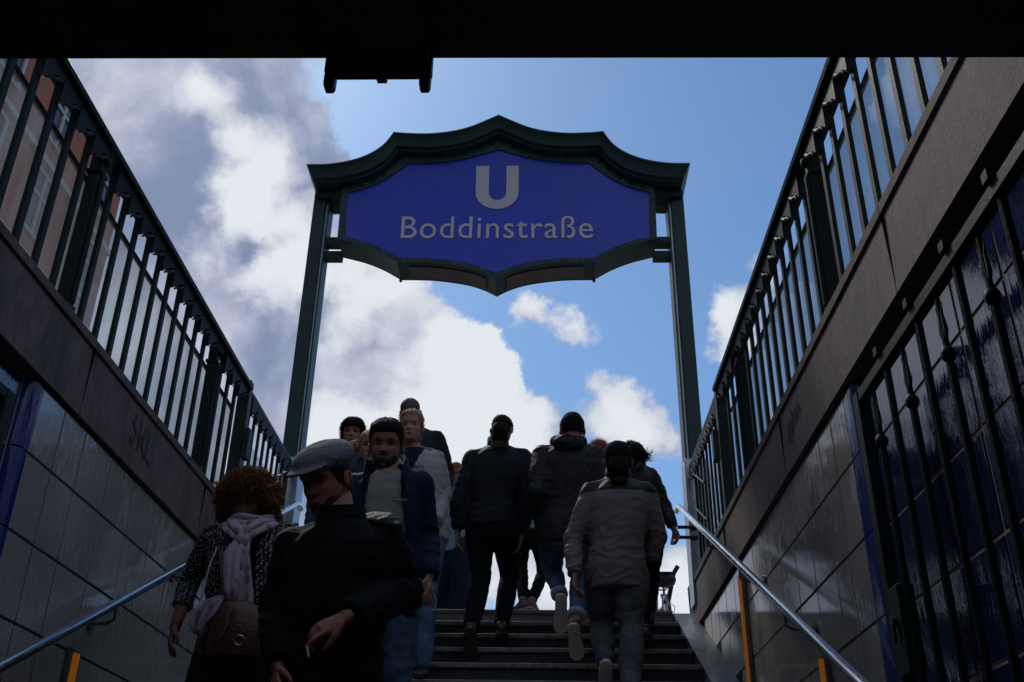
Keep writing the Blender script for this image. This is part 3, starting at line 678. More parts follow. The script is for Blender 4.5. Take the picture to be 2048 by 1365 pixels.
bm = B(); tube(bm, [S(10.25, .45, .05), S(10.3, .62, .09), S(10.6, .75, .06), S(10.9, .86, .03)], .004, 6); obj('brake_cable', bm, M['black'], bk)
# leaning rack tube beside it
rk = thing('bicycle_stand', 'slanted dark steel tube behind the bicycle saddle', 'bicycle stand', (1.33, 10.9, ST))
bm = B(); tube(bm, [(1.30, 10.9, ST), (1.31, 10.9, ST + .55), (1.45, 10.9, ST + 1.12), (1.50, 10.9, ST + 1.2)], .026, 10); obj('tube', bm, M['bars'], rk)
bm = B(); box(bm, 1.25, 1.36, 10.85, 10.95, ST, ST + .02); obj('foot_plate', bm, M['bars'], rk)

# ================================================================== people
def hfbm(p, oct=3):
    s = 0; a = 1
    for _ in range(oct): s += a * noise.noise(p); p = p * 2.03; a *= .5
    return s
def remesh(bm, voxel, smooth=3, dec=None):
    bmesh.ops.recalc_face_normals(bm, faces=bm.faces)
    me = bpy.data.meshes.new('tmp'); bm.to_mesh(me); bm.free()
    o = bpy.data.objects.new('tmp', me); C.objects.link(o)
    m = o.modifiers.new('r', 'REMESH'); m.mode = 'VOXEL'; m.voxel_size = voxel; m.adaptivity = 0
    if smooth: m2 = o.modifiers.new('s', 'SMOOTH'); m2.iterations = smooth; m2.factor = .5
    bpy.context.view_layer.update()
    r = bpy.data.meshes.new_from_object(o.evaluated_get(bpy.context.evaluated_depsgraph_get()))
    bpy.data.objects.remove(o); bpy.data.meshes.remove(me); r.shade_smooth(); return r
def folds(me, amp, seed, fx=7, fz=16, mask=None, drag=1.0):
    off = V((seed * 3.1, seed * 1.7, seed * .9)); ns = [v.normal.copy() for v in me.vertices]
    for v, n in zip(me.vertices, ns):
        p = v.co; w = V((noise.noise(p * 4 + off), noise.noise(p * 4 + off * 2), 0)) * .12
        q = V((p.x * fx, p.y * fx, p.z * fz)) + w * 20 + off
        a = max(0, 1 - abs(noise.noise(q)) * 2.6); a2 = max(0, 1 - abs(noise.noise(V((q.x * .8 + q.z * .5, q.y * .9, q.z * .9 - q.x * .4)) * 1.7 + off)) * 3)
        b = noise.noise(p * 4 + off)
        k = mask(p) if mask else 1
        v.co = p + n * amp * k * (a * .75 + a2 * .30 + b * .9 - .5)
def orient(yaw, pitch, roll=0):
    # local x = lateral, y = facing, z = up; yaw 0 looks up the stairs (+Y)
    return Matrix.Rotation(radians(yaw), 3, 'Z') @ Matrix.Rotation(radians(-pitch), 3, 'X') @ Matrix.Rotation(radians(roll), 3, 'Y')
def interp(tab, t):
    for (a, x), (b, y) in zip(tab, tab[1:]):
        if t <= b:
            k = (t - a) / (b - a); k = k * k * (3 - 2 * k) if False else k
            return x + (y - x) * k
    return tab[-1][1]
def cr_tab(ts, vs):
    def f(t):
        n = len(ts)
        for i in range(n - 1):
            if t <= ts[i + 1] or i == n - 2:
                k = (t - ts[i]) / (ts[i + 1] - ts[i]); k = min(max(k, 0), 1)
                p0 = vs[max(i - 1, 0)]; p1 = vs[i]; p2 = vs[i + 1]; p3 = vs[min(i + 2, n - 1)]
                return .5 * (2 * p1 + (p2 - p0) * k + (2 * p0 - 5 * p1 + 4 * p2 - p3) * k * k + (3 * p1 - p0 - 3 * p2 + p3) * k ** 3)
    return f
T_ = [0, .02, .08, .16, .25, .33, .42, .50, .58, .66, .76, .86, .94, .985, 1]
F_YF = cr_tab(T_, [.040, .066, .083, .087, .088, .087, .085, .083, .089, .092, .089, .073, .048, .024, 0])
F_YB = cr_tab(T_, [.010, .0, -.020, -.045, -.065, -.080, -.090, -.097, -.101, -.102, -.097, -.080, -.055, -.028, 0])
F_W = cr_tab(T_, [.012, .028, .044, .054, .062, .067, .070, .072, .0745, .0755, .073, .062, .043, .023, 0])
def head_point(t, a, feat=True, fem=0):
    # a = 0 front, +-pi back
    w, yf, yb = F_W(t), F_YF(t), F_YB(t)
    x = w * sin(a); c = cos(a); y = yf * c if c > 0 else -yb * c
    if c < 0: y = yb * -c
    if c > 0: x = w * math.copysign(abs(sin(a)) ** .92, sin(a))
    z = t * .235
    if feat and c > 0:
        g = lambda u, s: exp(-(u / s) ** 2)
        nz = 0
        if .30 < t < .60:
            k = (.60 - t) / (.60 - .36) if t > .36 else max(0, 1 - ((.36 - t) / .05) ** 2)
            nz = (.025 - .004 * fem) * k * g(x, .0075 + .009 * max(0, min(1, k)) ** 2)
        y += nz
        y -= .012 * g(abs(x) - .031, .015) * g(t - .52, .042)
        y += .005 * g(t - .60, .022) * g(abs(x) - .03, .03) * (1 - .5 * fem)
        y += .005 * g(abs(x) - .042, .016) * g(t - .40, .06)
        y += .007 * g(x, .021) * (g(t - .245, .016) + .9 * g(t - .195, .018))
        y -= .004 * g(x, .022) * g(t - .221, .007)
        y -= .004 * g(x, .03) * g(t - .145, .02)
        y += .005 * g(x, .02) * g(t - .07, .04)
        y -= .004 * g(abs(x) - .058, .02) * g(t - .25, .08)
    return V((x, y, z))
def head_grid(bm, Mx, org, sc, f, nz=50, na=56):
    rows = []
    for i in range(nz + 1):
        t = i / nz
        t = t * t * (3 - 2 * t) * .35 + t * .65
        if i in (0, nz):
            rows.append([bm.verts.new(org + Mx @ (f(t, 0) * sc))]); continue
        rows.append([bm.verts.new(org + Mx @ (f(t, -pi + 2 * pi * k / na) * sc)) for k in range(na)])
    for a, b in zip(rows, rows[1:]):
        n = na
        for k in range(n):
            k2 = (k + 1) % n
            if len(a) == 1: bm.faces.new((a[0], b[k2], b[k]))
            elif len(b) == 1: bm.faces.new((a[k], a[k2], b[0]))
            else: bm.faces.new((a[k], a[k2], b[k2], b[k]))
    return rows
def sstep(x, a, b):
    t = min(max((x - a) / (b - a), 0), 1); return t * t * (3 - 2 * t)
def scalp(t, a, front=.74, side=.47, back=.16):
    u = abs(a) / pi
    line = front if u < .25 else (front + (side - front) * (u - .25) / .17 if u < .42 else (side if u < .5 else side + (back - side) * min(1, (u - .5) / .25)))
    return sstep(t, line - .025, line + .03)
def shell(org, Mx, sc, off, seed=0, rough=.3, nz=44, na=56):
    bm = B()
    def f(t, a):
        p = head_point(t, a, feat=False); c = V((0, -.005, .13)); n = (p - c).normalized()
        o = off(t, a)
        if o > 0: o *= 1 + rough * hfbm(V((sin(a) * 3, cos(a) * 3, t * 8)) * 1.6 + V((seed, 0, 0)))
        return p + n * o
    head_grid(bm, Mx, org, sc, f, nz, na); return bm
def tufts(bm, org, Mx, sc, mask, n, ln, r, seed, droop=.4, comb=V((0, 0, 0)), base=.006):
    rd = random.Random(seed)
    for _ in range(n):
        for _try in range(20):
            t = rd.uniform(.1, .995); a = rd.uniform(-pi, pi)
            if mask(t, a) > .5: break
        else: continue
        p = head_point(t, a, feat=False); nn = (p - V((0, -.005, .13))).normalized()
        d = (nn * .55 + comb + V((rd.uniform(-.5, .5), rd.uniform(-.5, .5), rd.uniform(-.5, .3)))).normalized(); l_ = ln * rd.uniform(.5, 1.2)
        q = [p + nn * base * .4, p + nn * base + d * l_ * .45, p + nn * base + (d + V((0, 0, -droop))).normalized() * l_]
        tube(bm, [org + Mx @ (v * sc) for v in q], [r * sc * .6, r * .5 * sc, r * .1 * sc], 3, cap=False)
def ear(bm, org, Mx, sc):
    for s in (-1, 1):
        R_ = Matrix.Rotation(radians(12), 3, 'X')
        ring = []
        c = V((s * .078, -.012, .108))
        ball(bm, org + Mx @ (c * sc), (.009 * sc, .017 * sc, .030 * sc), 12, 8, rot=Mx @ R_ @ Matrix.Rotation(radians(-s * 18), 3, 'Z'))
        pts = [c + R_ @ V((s * .007, .013 * cos(k * 2 * pi / 10) - .003, .026 * sin(k * 2 * pi / 10))) for k in range(-2, 7)]
        tube(bm, [org + Mx @ (p * sc) for p in pts], .0042 * sc, 6)
def ik(a, b, l1, l2, hint):
    d = b - a; L_ = min(d.length, (l1 + l2) * .999); d.normalize()
    x = (l1 * l1 - l2 * l2 + L_ * L_) / (2 * L_); h = sqrt(max(l1 * l1 - x * x, 0))
    n = (hint - hint.dot(d) * d); n = n.normalized() if n.length > 1e-6 else V((0, 1, 0))
    return a + d * x + n * h
def hand(bm, W, d, pn, curl=.5, sc=1.0, side=1, point=0):
    # W wrist, d direction of the hand, pn palm normal (where the palm faces), side: thumb towards +-lateral
    d = d.normalized(); pn = (pn - pn.dot(d) * d).normalized(); lat = d.cross(pn)
    h = B()
    tube(h, [W - d * .03, W, W + d * .03 * sc, W + d * .06 * sc, W + d * .088 * sc], [(.024 * sc, .018 * sc), (.026 * sc, .018 * sc), (.034 * sc, .016 * sc), (.040 * sc, .015 * sc), (.038 * sc, .012 * sc)], 14, flat=lat)
    for o, l_, w in ((-.029, .060, .0082), (-.010, .073, .0088), (.010, .078, .009), (.029, .069, .0088)):
        p = W + (d * .080 + lat * o * side * 1.0) * sc; q = [p - d * .02 * sc]; ang = 0; dd = d; q.append(p)
        for j, fr in enumerate((.45, .30, .25)):
            ang += curl * (.55, .75, .55)[j] * (1 - (point if o > .02 else 0))
            dd = (d * cos(ang) + pn * sin(ang)); p = p + dd * l_ * fr * sc * 1.05; q.append(p)
        tube(h, q, [w * 1.1 * sc, w * 1.1 * sc, w * sc, w * .92 * sc, w * .7 * sc], 10)
        ball(h, q[-1], w * .7 * sc, 8, 6)
    th = W + (d * .025 + lat * side * .026) * sc
    t1 = th + (d * .030 + lat * side * .022 + pn * .012) * sc; t2 = t1 + (d * .028 + lat * side * .004 + pn * .010 * (1 + curl)) * sc; t3 = t2 + (d * .024 - lat * side * .004 + pn * .008 * (1 + curl)) * sc
    tube(h, [th - d * .012 * sc, th, t1, t2, t3], [.012 * sc, .014 * sc, .0115 * sc, .010 * sc, .007 * sc], 10)
    me = remesh(h, .0042, 2); bm.from_mesh(me); bpy.data.meshes.remove(me)
skin_cache = {}
def skin(c):
    if c not in skin_cache: skin_cache[c] = material('skin', tuple(v * .88 for v in c), .6, spec=.25, var=.10, scale=14, bump=.08, bscale=120)
    return skin_cache[c]
def cloth(name, c, rough=.85, **k):
    k.setdefault('var', .15); k.setdefault('scale', 12); k.setdefault('bump', .35); k.setdefault('bscale', 160); k.setdefault('spec', .12)
    return material(name, c, rough, **k)

def person(P):
    """P: dictionary of world positions measured for this person; everything missing is derived from the stature."""
    H = P['H']; top = V(P['top']); yaw = P['yaw']; pitch = P.get('pitch', 0); fz = stair_floor(P['feetY']) if 'fz' not in P else P['fz']
    hs = P.get('hs', 1.0) * (H / 1.76) ** .5
    by = P.get('byaw', 0 if abs(yaw) < 90 else 180)
    RB = Matrix.Rotation(radians(by), 3, 'Z'); fwd = RB @ V((0, 1, 0)); rt = V((1, 0, 0)) if by in (0, 180) else (RB @ V((1, 0, 0))) * (1 if abs(by) < 90 else -1)
    MH = orient(yaw, pitch, P.get('roll', 0))
    # head origin: chin level under the crown
    org = top - MH @ (V((0, -.005, .235)) * hs)
    neck_top = org + MH @ (V((0, -.030, .055)) * hs)
    hw = P.get('shw', .108 * H)
    shc = (V(P['shL']) + V(P['shR'])) / 2 if 'shL' in P else neck_top + V((0, 0, -.135 * H / 1.76)) - fwd * .015
    shL = V(P['shL']) if 'shL' in P else shc - rt * hw; shR = V(P['shR']) if 'shR' in P else shc + rt * hw
    hip = V(P['hip']) if 'hip' in P else V((shc.x, shc.y, shc.z - .29 * H)) - fwd * .02
    root = thing('person', P['label'], 'person', (hip.x, P['feetY'], fz), P.get('group', 'people on the stairs'))
    lat = (shR - shL).normalized()
    neck_base = shc + V((0, 0, .045)); 
    ua, fa = .172 * H, .150 * H; th, ca = .245 * H, .235 * H
    arms = {}
    for sd_, S_ in (('L', shL), ('R', shR)):
        s = -1 if sd_ == 'L' else 1
        wr = V(P['wr' + sd_]) if 'wr' + sd_ in P else S_ + V((s * .05, 0, -(ua + fa) * .97)) + fwd * .06
        el = V(P['el' + sd_]) if 'el' + sd_ in P else ik(S_, wr, ua, fa, -fwd + rt * s * .4)
        arms[sd_] = (S_, el, wr)
    legs = {}
    for sd_ in 'LR':
        s = -1 if sd_ == 'L' else 1
        hj = hip + rt * s * .088 * H / 1.76
        if 'an' + sd_ in P: an = V(P['an' + sd_])
        else:
            fy = P['feetY'] + (.17 if sd_ == P.get('fwdleg', 'L') else -.16) * 1.0
            an = V((hip.x + s * .10, fy, stair_floor(fy) + .085))
        kn = V(P['kn' + sd_]) if 'kn' + sd_ in P else ik(hj, an, th, ca, fwd)
        legs[sd_] = (hj, kn, an)
    k = H / 1.76; bulk = P.get('bulk', 1.0)
    # ---------------- body: one mesh (head, neck, trunk, limbs, hands)
    bm = B(); base = B()
    def torso(bm_, g, zlo=0.0, drop=0, flare=1.0, neck=True, hemw=1.0, topz=None):
        path = [(hip - V((0, 0, .02 + drop)), .155 * hemw * flare, .118 * hemw), (hip + V((0, 0, .06)), .160, .120),
                (hip.lerp(shc, .35), .150, .112), (hip.lerp(shc, .62), .168, .122), (hip.lerp(shc, .85), .180, .120),
                (shc + V((0, 0, -.005)), .168, .100), (shc + V((0, 0, .035)), .118, .085), (shc + V((0, 0, .075)), .068, .062)]
        if not neck: path = path[:-1]
        wsc = (shR - shL).length / (.2 * 1.76) / k
        rings = []
        for c, a, b in path:
            a *= bulk * k * (.35 + .65 * wsc); b *= bulk * k
            a += g; b += g
            rings.append([c + lat * a * math.copysign(abs(cos(q)) ** .85, cos(q)) + fwd * b * math.copysign(abs(sin(q)) ** .85, sin(q)) for q in (2 * pi * j / 20 for j in range(20))])
        loftrings(bm_, rings)
    torso(base, -.02)
    for sd_ in 'LR':
        S_, el, wr = arms[sd_]; tube(base, [S_, el, wr], [.045 * k, .036 * k, .024 * k], 10)
        hj, kn, an = legs[sd_]; tube(base, [hj, kn, an], [.075 * k, .05 * k, .036 * k], 10); ball(base, hj, .08 * k); ball(base, S_, .05 * k)
        ball(base, kn, .048 * k); ball(base, el, .036 * k)
    me = remesh(base, .02, 2); bm.from_mesh(me); bpy.data.meshes.remove(me)
    fem = P.get('fem', 0)
    nr = (.058 - .010 * fem) * hs
    tube(bm, [neck_base - V((0, 0, .06)), neck_base, neck_base.lerp(neck_top, .5), neck_top, neck_top + MH @ V((0, .005, .05))], [nr * 1.5, nr * 1.18, nr, nr * 1.02, nr * .9], 20)
    head_grid(bm, MH, org, hs, lambda t, a: head_point(t, a, True, fem)); ear(bm, org, MH, hs)
    for sd_ in 'LR':
        S_, el, wr = arms[sd_]
        if P.get('hide' + sd_): continue
        d = (wr - el).normalized()
        if 'hd' + sd_ in P: d = V(P['hd' + sd_]).normalized()
        inward = rt * (1 if sd_ == 'L' else -1)
        pn = V(P['pn' + sd_]) if 'pn' + sd_ in P else inward - fwd * .3
        lat_ = d.cross((pn - pn.dot(d) * d).normalized()); side = 1 if lat_.dot(fwd) > 0 else -1
        hand(bm, wr, d, pn, P.get('curl' + sd_, .45), .98 * k, side, P.get('point' + sd_, 0))
        tube(bm, [el.lerp(wr, .35), el.lerp(wr, .8), wr + d * .01], [.036 * k, .027 * k, .0235 * k], 12)
    bmesh.ops.recalc_face_normals(bm, faces=bm.faces)
    obj('body', bm, skin(P.get('skin', (.30, .16, .11))), root, smooth='all')
    # eyes, brows, lips
    def hp(v): return org + MH @ (V(v) * hs)
    if P.get('face', 1):
        for s in (-1, 1):
            bm = B(); ball(bm, hp((s * .031, .067, .122)), (.0125 * hs, .011 * hs, .0085 * hs), 12, 8, rot=MH); obj('eye', bm, M['eye'], root, smooth='all')
            bm = B(); pts = [hp((s * x, F_YF(.6) * sqrt(1 - (x / .078) ** 2) + .004 - .0 * x, z)) for x, z in ((.014, .139), (.024, .144), (.036, .145), (.048, .139))]
            tube(bm, pts, [(.003 * hs, .0022), (.0045 * hs, .003), (.004 * hs, .003), (.0015, .001)], 6); obj('eyebrow', bm, P['hairmat'], root)
        bm = B(); tube(bm, [hp((x, .0955 - abs(x) * .35, .0525 + (.002 if abs(x) < .01 else 0))) for x in (-.023, -.012, 0, .012, .023)], [(.001, .001), (.005 * hs, .004 * hs), (.006 * hs, .0045 * hs), (.005 * hs, .004 * hs), (.001, .001)], 8)
        obj('lips', bm, M['lips'], root, smooth='all')
    P['_'] = dict(root=root, org=org, MH=MH, hs=hs, arms=arms, legs=legs, hip=hip, shc=shc, lat=lat, fwd=fwd, rt=rt, k=k, torso=torso, bulk=bulk, neck_base=neck_base, neck_top=neck_top, H=H)
    return P['_']
def stair_floor(y):
    if y >= 7.89: return ST
    return ST - .16 * math.ceil((7.89 - y) / .32 - 1e-6)

def jacket(Q, mat, g=.014, voxel=.011, hem=.06, flare=1.05, amp=.007, seed=1, opening=None, sleeve=1.0, collar=None, name='jacket', arms=True, sr=.062, cuff=.036, thick=True, fz=16, parent=None):
    k, bulk = Q['k'], Q['bulk']; bm = B()
    Q['torso'](bm, g, drop=hem, flare=flare, neck=True, hemw=flare)
    for sd_ in 'LR' if arms else '':
        S_, el, wr = Q['arms'][sd_]; e = el.lerp(wr, sleeve)
        tube(bm, [S_ + (Q['shc'] - S_) * .18, S_, S_.lerp(el, .5), el, el.lerp(e, .5), e], [(sr + g) * k * .80, (sr + g) * k * .88, (sr - .004 + g) * k * .91, (sr - .012 + g) * k * .93, (sr - .018 + g) * k * .9, (cuff + g * .5) * k], 14)
        ball(bm, S_, (sr + g) * k * .86)
        nb_ = Q['neck_base']
        for a_, b_ in ((.0, .0), (.35, -.015)):
            tube(bm, [nb_ + V((0, 0, .022 - a_ * .1)) + (S_ - nb_) * .12, nb_.lerp(S_, .55) + V((0, 0, -.002 + b_)), S_ + V((0, 0, .004 + b_))], [(.052 + g * .6) * k, (.054 + g * .6) * k, (.050 + g * .7) * k], 12)
        ball(bm, el, (sr - .012 + g) * k * .95)
    me = remesh(bm, voxel, 6)
    shc, hip, fwd, lat = Q['shc'], Q['hip'], Q['fwd'], Q['lat']
    els = [a[1] for a in Q['arms'].values()]
    def mask(p):
        m = .65
        for e in els: m += .9 * exp(-((p - e).length / .13) ** 2)
        m += .5 * exp(-((p.z - hip.z - .05) / .12) ** 2); return m
    folds(me, amp, seed, 7, fz, mask)
    if opening:
        b2 = B(); b2.from_mesh(me)
        dead = []
        for f in b2.faces:
            c = f.calc_center_median() - shc; x = c.dot(lat); y = c.dot(fwd)
            if y > .01 and abs(x - opening.get('cx', 0)) < opening['w'](c.z + 0) : dead.append(f)
        bmesh.ops.delete(b2, geom=dead, context='FACES'); me2 = bpy.data.meshes.new('jk'); b2.to_mesh(me2); b2.free(); me2.shade_smooth(); me = me2
    me.transform(Matrix.Translation(-origin_of(Q['root'])))
    o = link(name, me, mat, Q['root'])
    if opening:
        m = o.modifiers.new('s', 'SOLIDIFY'); m.thickness = .012; m.offset = -1
    if collar:
        hgt, r, tilt = collar; nb = Q['neck_base']; bm = B()
        rings = []
        for (dz, rr) in ((-.01, r * 1.12), (hgt * .5, r * 1.02), (hgt, r), (hgt, r - .012), (hgt * .5, r - .010), (-.01, r)):
            rings.append([nb + lat * rr * cos(a) + fwd * (rr * sin(a) * .95 + dz * tilt) + V((0, 0, dz - .012 * sin(a))) for a in (2 * pi * j / 28 for j in range(28))])
        R_ = [[bm.verts.new(v) for v in r_] for r_ in rings]
        for a, b in zip(R_, R_[1:]):
            for j in range(28): bm.faces.new((a[j], a[(j + 1) % 28], b[(j + 1) % 28], b[j]))
        obj('collar', bm, mat, Q['root'], smooth='all')
    return o
def trousers(Q, mat, g=.012, voxel=.012, amp=.006, seed=3, wide=1.0, hemcut=1.0, cuffs=None, name='trousers', fz=12):
    k, bulk = Q['k'], Q['bulk']; bm = B(); hip = Q['hip']; lat, fwd = Q['lat'], Q['fwd']
    rings = []
    for dz, a, b in ((-.10, .150, .112), (-.03, .165, .120), (.05, .155, .115), (.10, .145, .108)):
        rings.append([hip + V((0, 0, dz)) + lat * (a * bulk * k + g * .3) * cos(q) + fwd * (b * bulk * k + g * .3) * sin(q) for q in (2 * pi * j / 20 for j in range(20))])
    loftrings(bm, rings)
    for sd_ in 'LR':
        hj, kn, an = Q['legs'][sd_]; e = kn.lerp(an, hemcut)
        m1 = hj.lerp(kn, .45); m2 = kn.lerp(e, .4)
        tube(bm, [hj, m1, kn, m2, e], [.088 * k * bulk * wide + g, .080 * k * wide + g, .056 * k * wide + g, .054 * k * wide + g, .038 * k * wide + g], 16)
        ball(bm, hj, .088 * k * bulk * wide + g); ball(bm, kn, .056 * k * wide + g)
    me = remesh(bm, voxel, 6)
    kns = [a[1] for a in Q['legs'].values()] + [a[2] for a in Q['legs'].values()]
    folds(me, amp, seed, 6, fz, lambda p: .5 + sum(1.0 * exp(-((p - e).length / .13) ** 2) for e in kns))
    me.transform(Matrix.Translation(-origin_of(Q['root']))); o = link(name, me, mat, Q['root'])
    if cuffs:
        for sd_ in 'LR':
            hj, kn, an = Q['legs'][sd_]; e = kn.lerp(an, hemcut); d = (an - kn).normalized()
            bm = B(); tube(bm, [e - d * .025, e - d * .02, e + d * .018, e + d * .024], [.040 * k + g, .046 * k + g, .046 * k + g, .040 * k + g], 16); obj('turn_up', bm, cuffs, Q['root'], smooth='all')
    return o
def shoe(Q, sd_, upper, solem, d=None, pitch=0, ln=.27):
    # d: horizontal toe direction, pitch: degrees the toe points down
    k = Q['k']; hj, kn, an = Q['legs'][sd_]; d = V(d).normalized() if d else Q['fwd']
    p = radians(pitch); fwd = (d * cos(p) + V((0, 0, -sin(p)))); up = (V((0, 0, cos(p))) + d * sin(p)); lat = fwd.cross(up)
    O = an - up * .085 - fwd * .06 * k
    def ringat(y, w, z0, z1, n=14):
        c = (z0 + z1) / 2; h = (z1 - z0) / 2
        return [O + fwd * y * k + lat * w * math.copysign(abs(cos(q)) ** .7, cos(q)) * k + up * (c + h * math.copysign(abs(sin(q)) ** .7, sin(q))) * k for q in (2 * pi * j / n for j in range(n))]
    bm = B(); loftrings(bm, [ringat(y * ln / .27, w, .022, z) for y, w, z in ((-.005, .018, .06), (.01, .033, .10), (.05, .038, .115), (.09, .038, .11), (.13, .041, .085), (.19, .046, .065), (.235, .040, .052), (.258, .020, .038))])
    tube(bm, [O + fwd * .05 * k + up * .08, an + up * .02], [.042 * k, .040 * k], 12)
    u = obj('shoe', bm, upper, Q['root'], smooth='all')
    bm = B(); loftrings(bm, [ringat(y * ln / .27, w, z0, .026) for y, w, z0 in ((-.010, .020, .006), (.005, .036, 0), (.05, .040, 0), (.11, .038, .002), (.19, .050, 0), (.24, .043, .002), (.268, .018, .010))])
    obj('sole', bm, solem, u, smooth=True)
def short_hair(Q, mat, thick=.012, front=.74, side=.47, back=.16, n=260, ln=.02, seed=1, comb=(0, 0, .2), topk=1.0, r=.0022):
    mk = lambda t, a: scalp(t, a, front, side, back)
    off = lambda t, a: -.005 + mk(t, a) * (thick * (.35 + .65 * sstep(t, side, .8)) + .005) * (1 + (topk - 1) * sstep(t, .7, .9))
    bm = shell(Q['org'], Q['MH'], Q['hs'], off, seed)
    tufts(bm, Q['org'], Q['MH'], Q['hs'], mk, n, ln, r, seed, .2, V(comb), thick)
    bmesh.ops.recalc_face_normals(bm, faces=bm.faces)
    nt_ = Q['neck_top']; f_ = -Q['fwd']
    bm2 = B(); tube(bm2, [nt_ + f_ * .008 + V((0, 0, .07)), nt_ + f_ * .008 + V((0, 0, .03)), nt_ + f_ * .003 - V((0, 0, .05))], [.056 * Q['hs'], .0605 * Q['hs'], .060 * Q['hs']], 20)
    if back < .15:
        me_ = mesh_of(bm2, 'n', 'all'); bm.from_mesh(me_)
    else: bm2.free()
    return obj('hair', bm, mat, Q['root'], smooth='all')
def at_head(Q, v): return Q['org'] + Q['MH'] @ (V(v) * Q['hs'])

M['eye'] = material('eye', (.06, .045, .04), .15, var=.1)  # whole eyeball dark: shade of the sockets put into its colour
M['lips'] = material('lips', (.22, .08, .07), .5, var=.1)
HD = material('dark brown hair', (.010, .007, .006), .7, spec=.15, var=.5, scale=60, bump=.4, bscale=200)
HB = material('blonde hair', (.36, .26, .16), .7, spec=.15, var=.4, scale=50, bump=.4, bscale=200)
HR = material('auburn hair', (.20, .085, .032), .7, spec=.15, var=.5, scale=50, bump=.4, bscale=200)
HG = material('ginger hair', (.22, .07, .03), .7, spec=.15, var=.4, scale=50)
HS = material('cropped grey brown hair', (.085, .055, .045), .7, var=.4, scale=120)
PT = {
 'curly': {'top': (-1.312, 4.35, 1.623), 'shL': (-1.447, 4.38, 1.366), 'shR': (-1.111, 4.4, 1.374), 'elL': (-1.551, 4.48, 1.173), 'wrL': (-1.546, 4.38, 0.962), 'elR': (-1.054, 4.5, 1.16), 'wrR': (-1.013, 4.2, 0.859)},
 'cap': {'top': (-0.843, 3.65, 1.496), 'shL': (-0.909, 3.7, 1.102), 'shR': (-0.572, 3.7, 1.131), 'elL': (-0.948, 3.75, 0.929), 'wrL': (-0.879, 3.55, 0.643), 'elR': (-0.503, 3.78, 0.968), 'wrR': (-0.639, 3.38, 0.78)},
 'young': {'top': (-0.775, 4.8, 2.098), 'shL': (-0.916, 4.85, 1.768), 'shR': (-0.6, 4.85, 1.783), 'elR': (-0.561, 4.95, 1.53), 'wrR': (-0.519, 4.8, 1.289)},
 'blond': {'top': (-0.9, 6.65, 2.986), 'shL': (-1.025, 6.7, 2.639), 'shR': (-0.717, 6.7, 2.656), 'elR': (-0.665, 6.75, 2.427), 'wrR': (-0.682, 6.55, 2.145), 'hip': (-0.809, 6.7, 2.113)},
 'bald': {'top': (-1.057, 7.6, 3.542), 'shL': (-1.195, 7.65, 3.195), 'shR': (-0.83, 7.65, 3.197), 'elR': (-0.742, 7.75, 2.935), 'wrR': (-0.734, 7.6, 2.671), 'hip': (-0.944, 7.65, 2.565)},
 'boy': {'top': (-1.363, 6.9, 3.032)},
 'pony': {'top': (-1.141, 6.4, 2.738)},
 'far': {'top': (-0.795, 9.2, 3.612)},
 'bomber': {'top': (-0.263, 7.0, 3.084), 'shL': (-0.488, 7.05, 2.796), 'shR': (-0.116, 7.05, 2.81), 'elL': (-0.57, 7.0, 2.423), 'wrL': (-0.57, 7.0, 2.231), 'elR': (-0.069, 7.0, 2.464), 'wrR': (-0.125, 7.05, 2.214), 'hip': (-0.329, 7.0, 2.247), 'knL': (-0.4, 7.05, 1.914), 'anL': (-0.442, 6.8, 1.505), 'knR': (-0.204, 7.25, 1.988), 'anR': (-0.253, 7.1, 1.6)},
 'beanie': {'top': (0.24, 6.79, 3.025), 'shL': (0.027, 6.84, 2.738), 'shR': (0.402, 6.84, 2.74), 'elL': (-0.011, 6.7, 2.395), 'wrL': (0.027, 6.88, 2.24), 'elR': (0.448, 6.79, 2.43), 'wrR': (0.421, 6.79, 2.213), 'hip': (0.174, 6.79, 2.134), 'knL': (0.097, 7.02, 1.962), 'anL': (0.151, 6.88, 1.72), 'knR': (0.29, 6.93, 1.904), 'anR': (0.233, 6.62, 1.489)},
 'grey': {'top': (0.5, 6.05, 2.492), 'shL': (0.328, 6.1, 2.199), 'shR': (0.671, 6.1, 2.201), 'elL': (0.214, 6.1, 1.886), 'wrL': (0.215, 5.98, 1.628), 'elR': (0.736, 6.15, 1.927), 'wrR': (0.685, 6.2, 1.784), 'hip': (0.47, 6.08, 1.672), 'knL': (0.38, 6.25, 1.414), 'anL': (0.38, 6.02, 1.148), 'knR': (0.541, 6.05, 1.341), 'anR': (0.501, 5.8, 0.913)},
 'leather': {'top': (0.706, 7.0, 2.868), 'shL': (0.606, 7.0, 2.638), 'shR': (0.816, 7.0, 2.651), 'elR': (0.893, 7.0, 2.432), 'wrR': (0.947, 6.95, 2.24), 'hip': (0.718, 7.0, 2.175), 'knL': (0.727, 7.1, 1.954), 'anL': (0.706, 6.9, 1.53), 'knR': (0.814, 7.2, 2.018), 'anR': (0.758, 7.1, 1.66)},
 'red': {'top': (0.492, 7.9, 3.28)},
 'denim': {'top': (-0.093, 8.4, 3.254), 'hip': (-0.072, 8.35, 2.653), 'knL': (-0.14, 8.55, 2.41), 'anL': (-0.125, 8.3, 2.06), 'knR': (0.038, 8.5, 2.354), 'anR': (-0.052, 8.3, 2.056)},
}

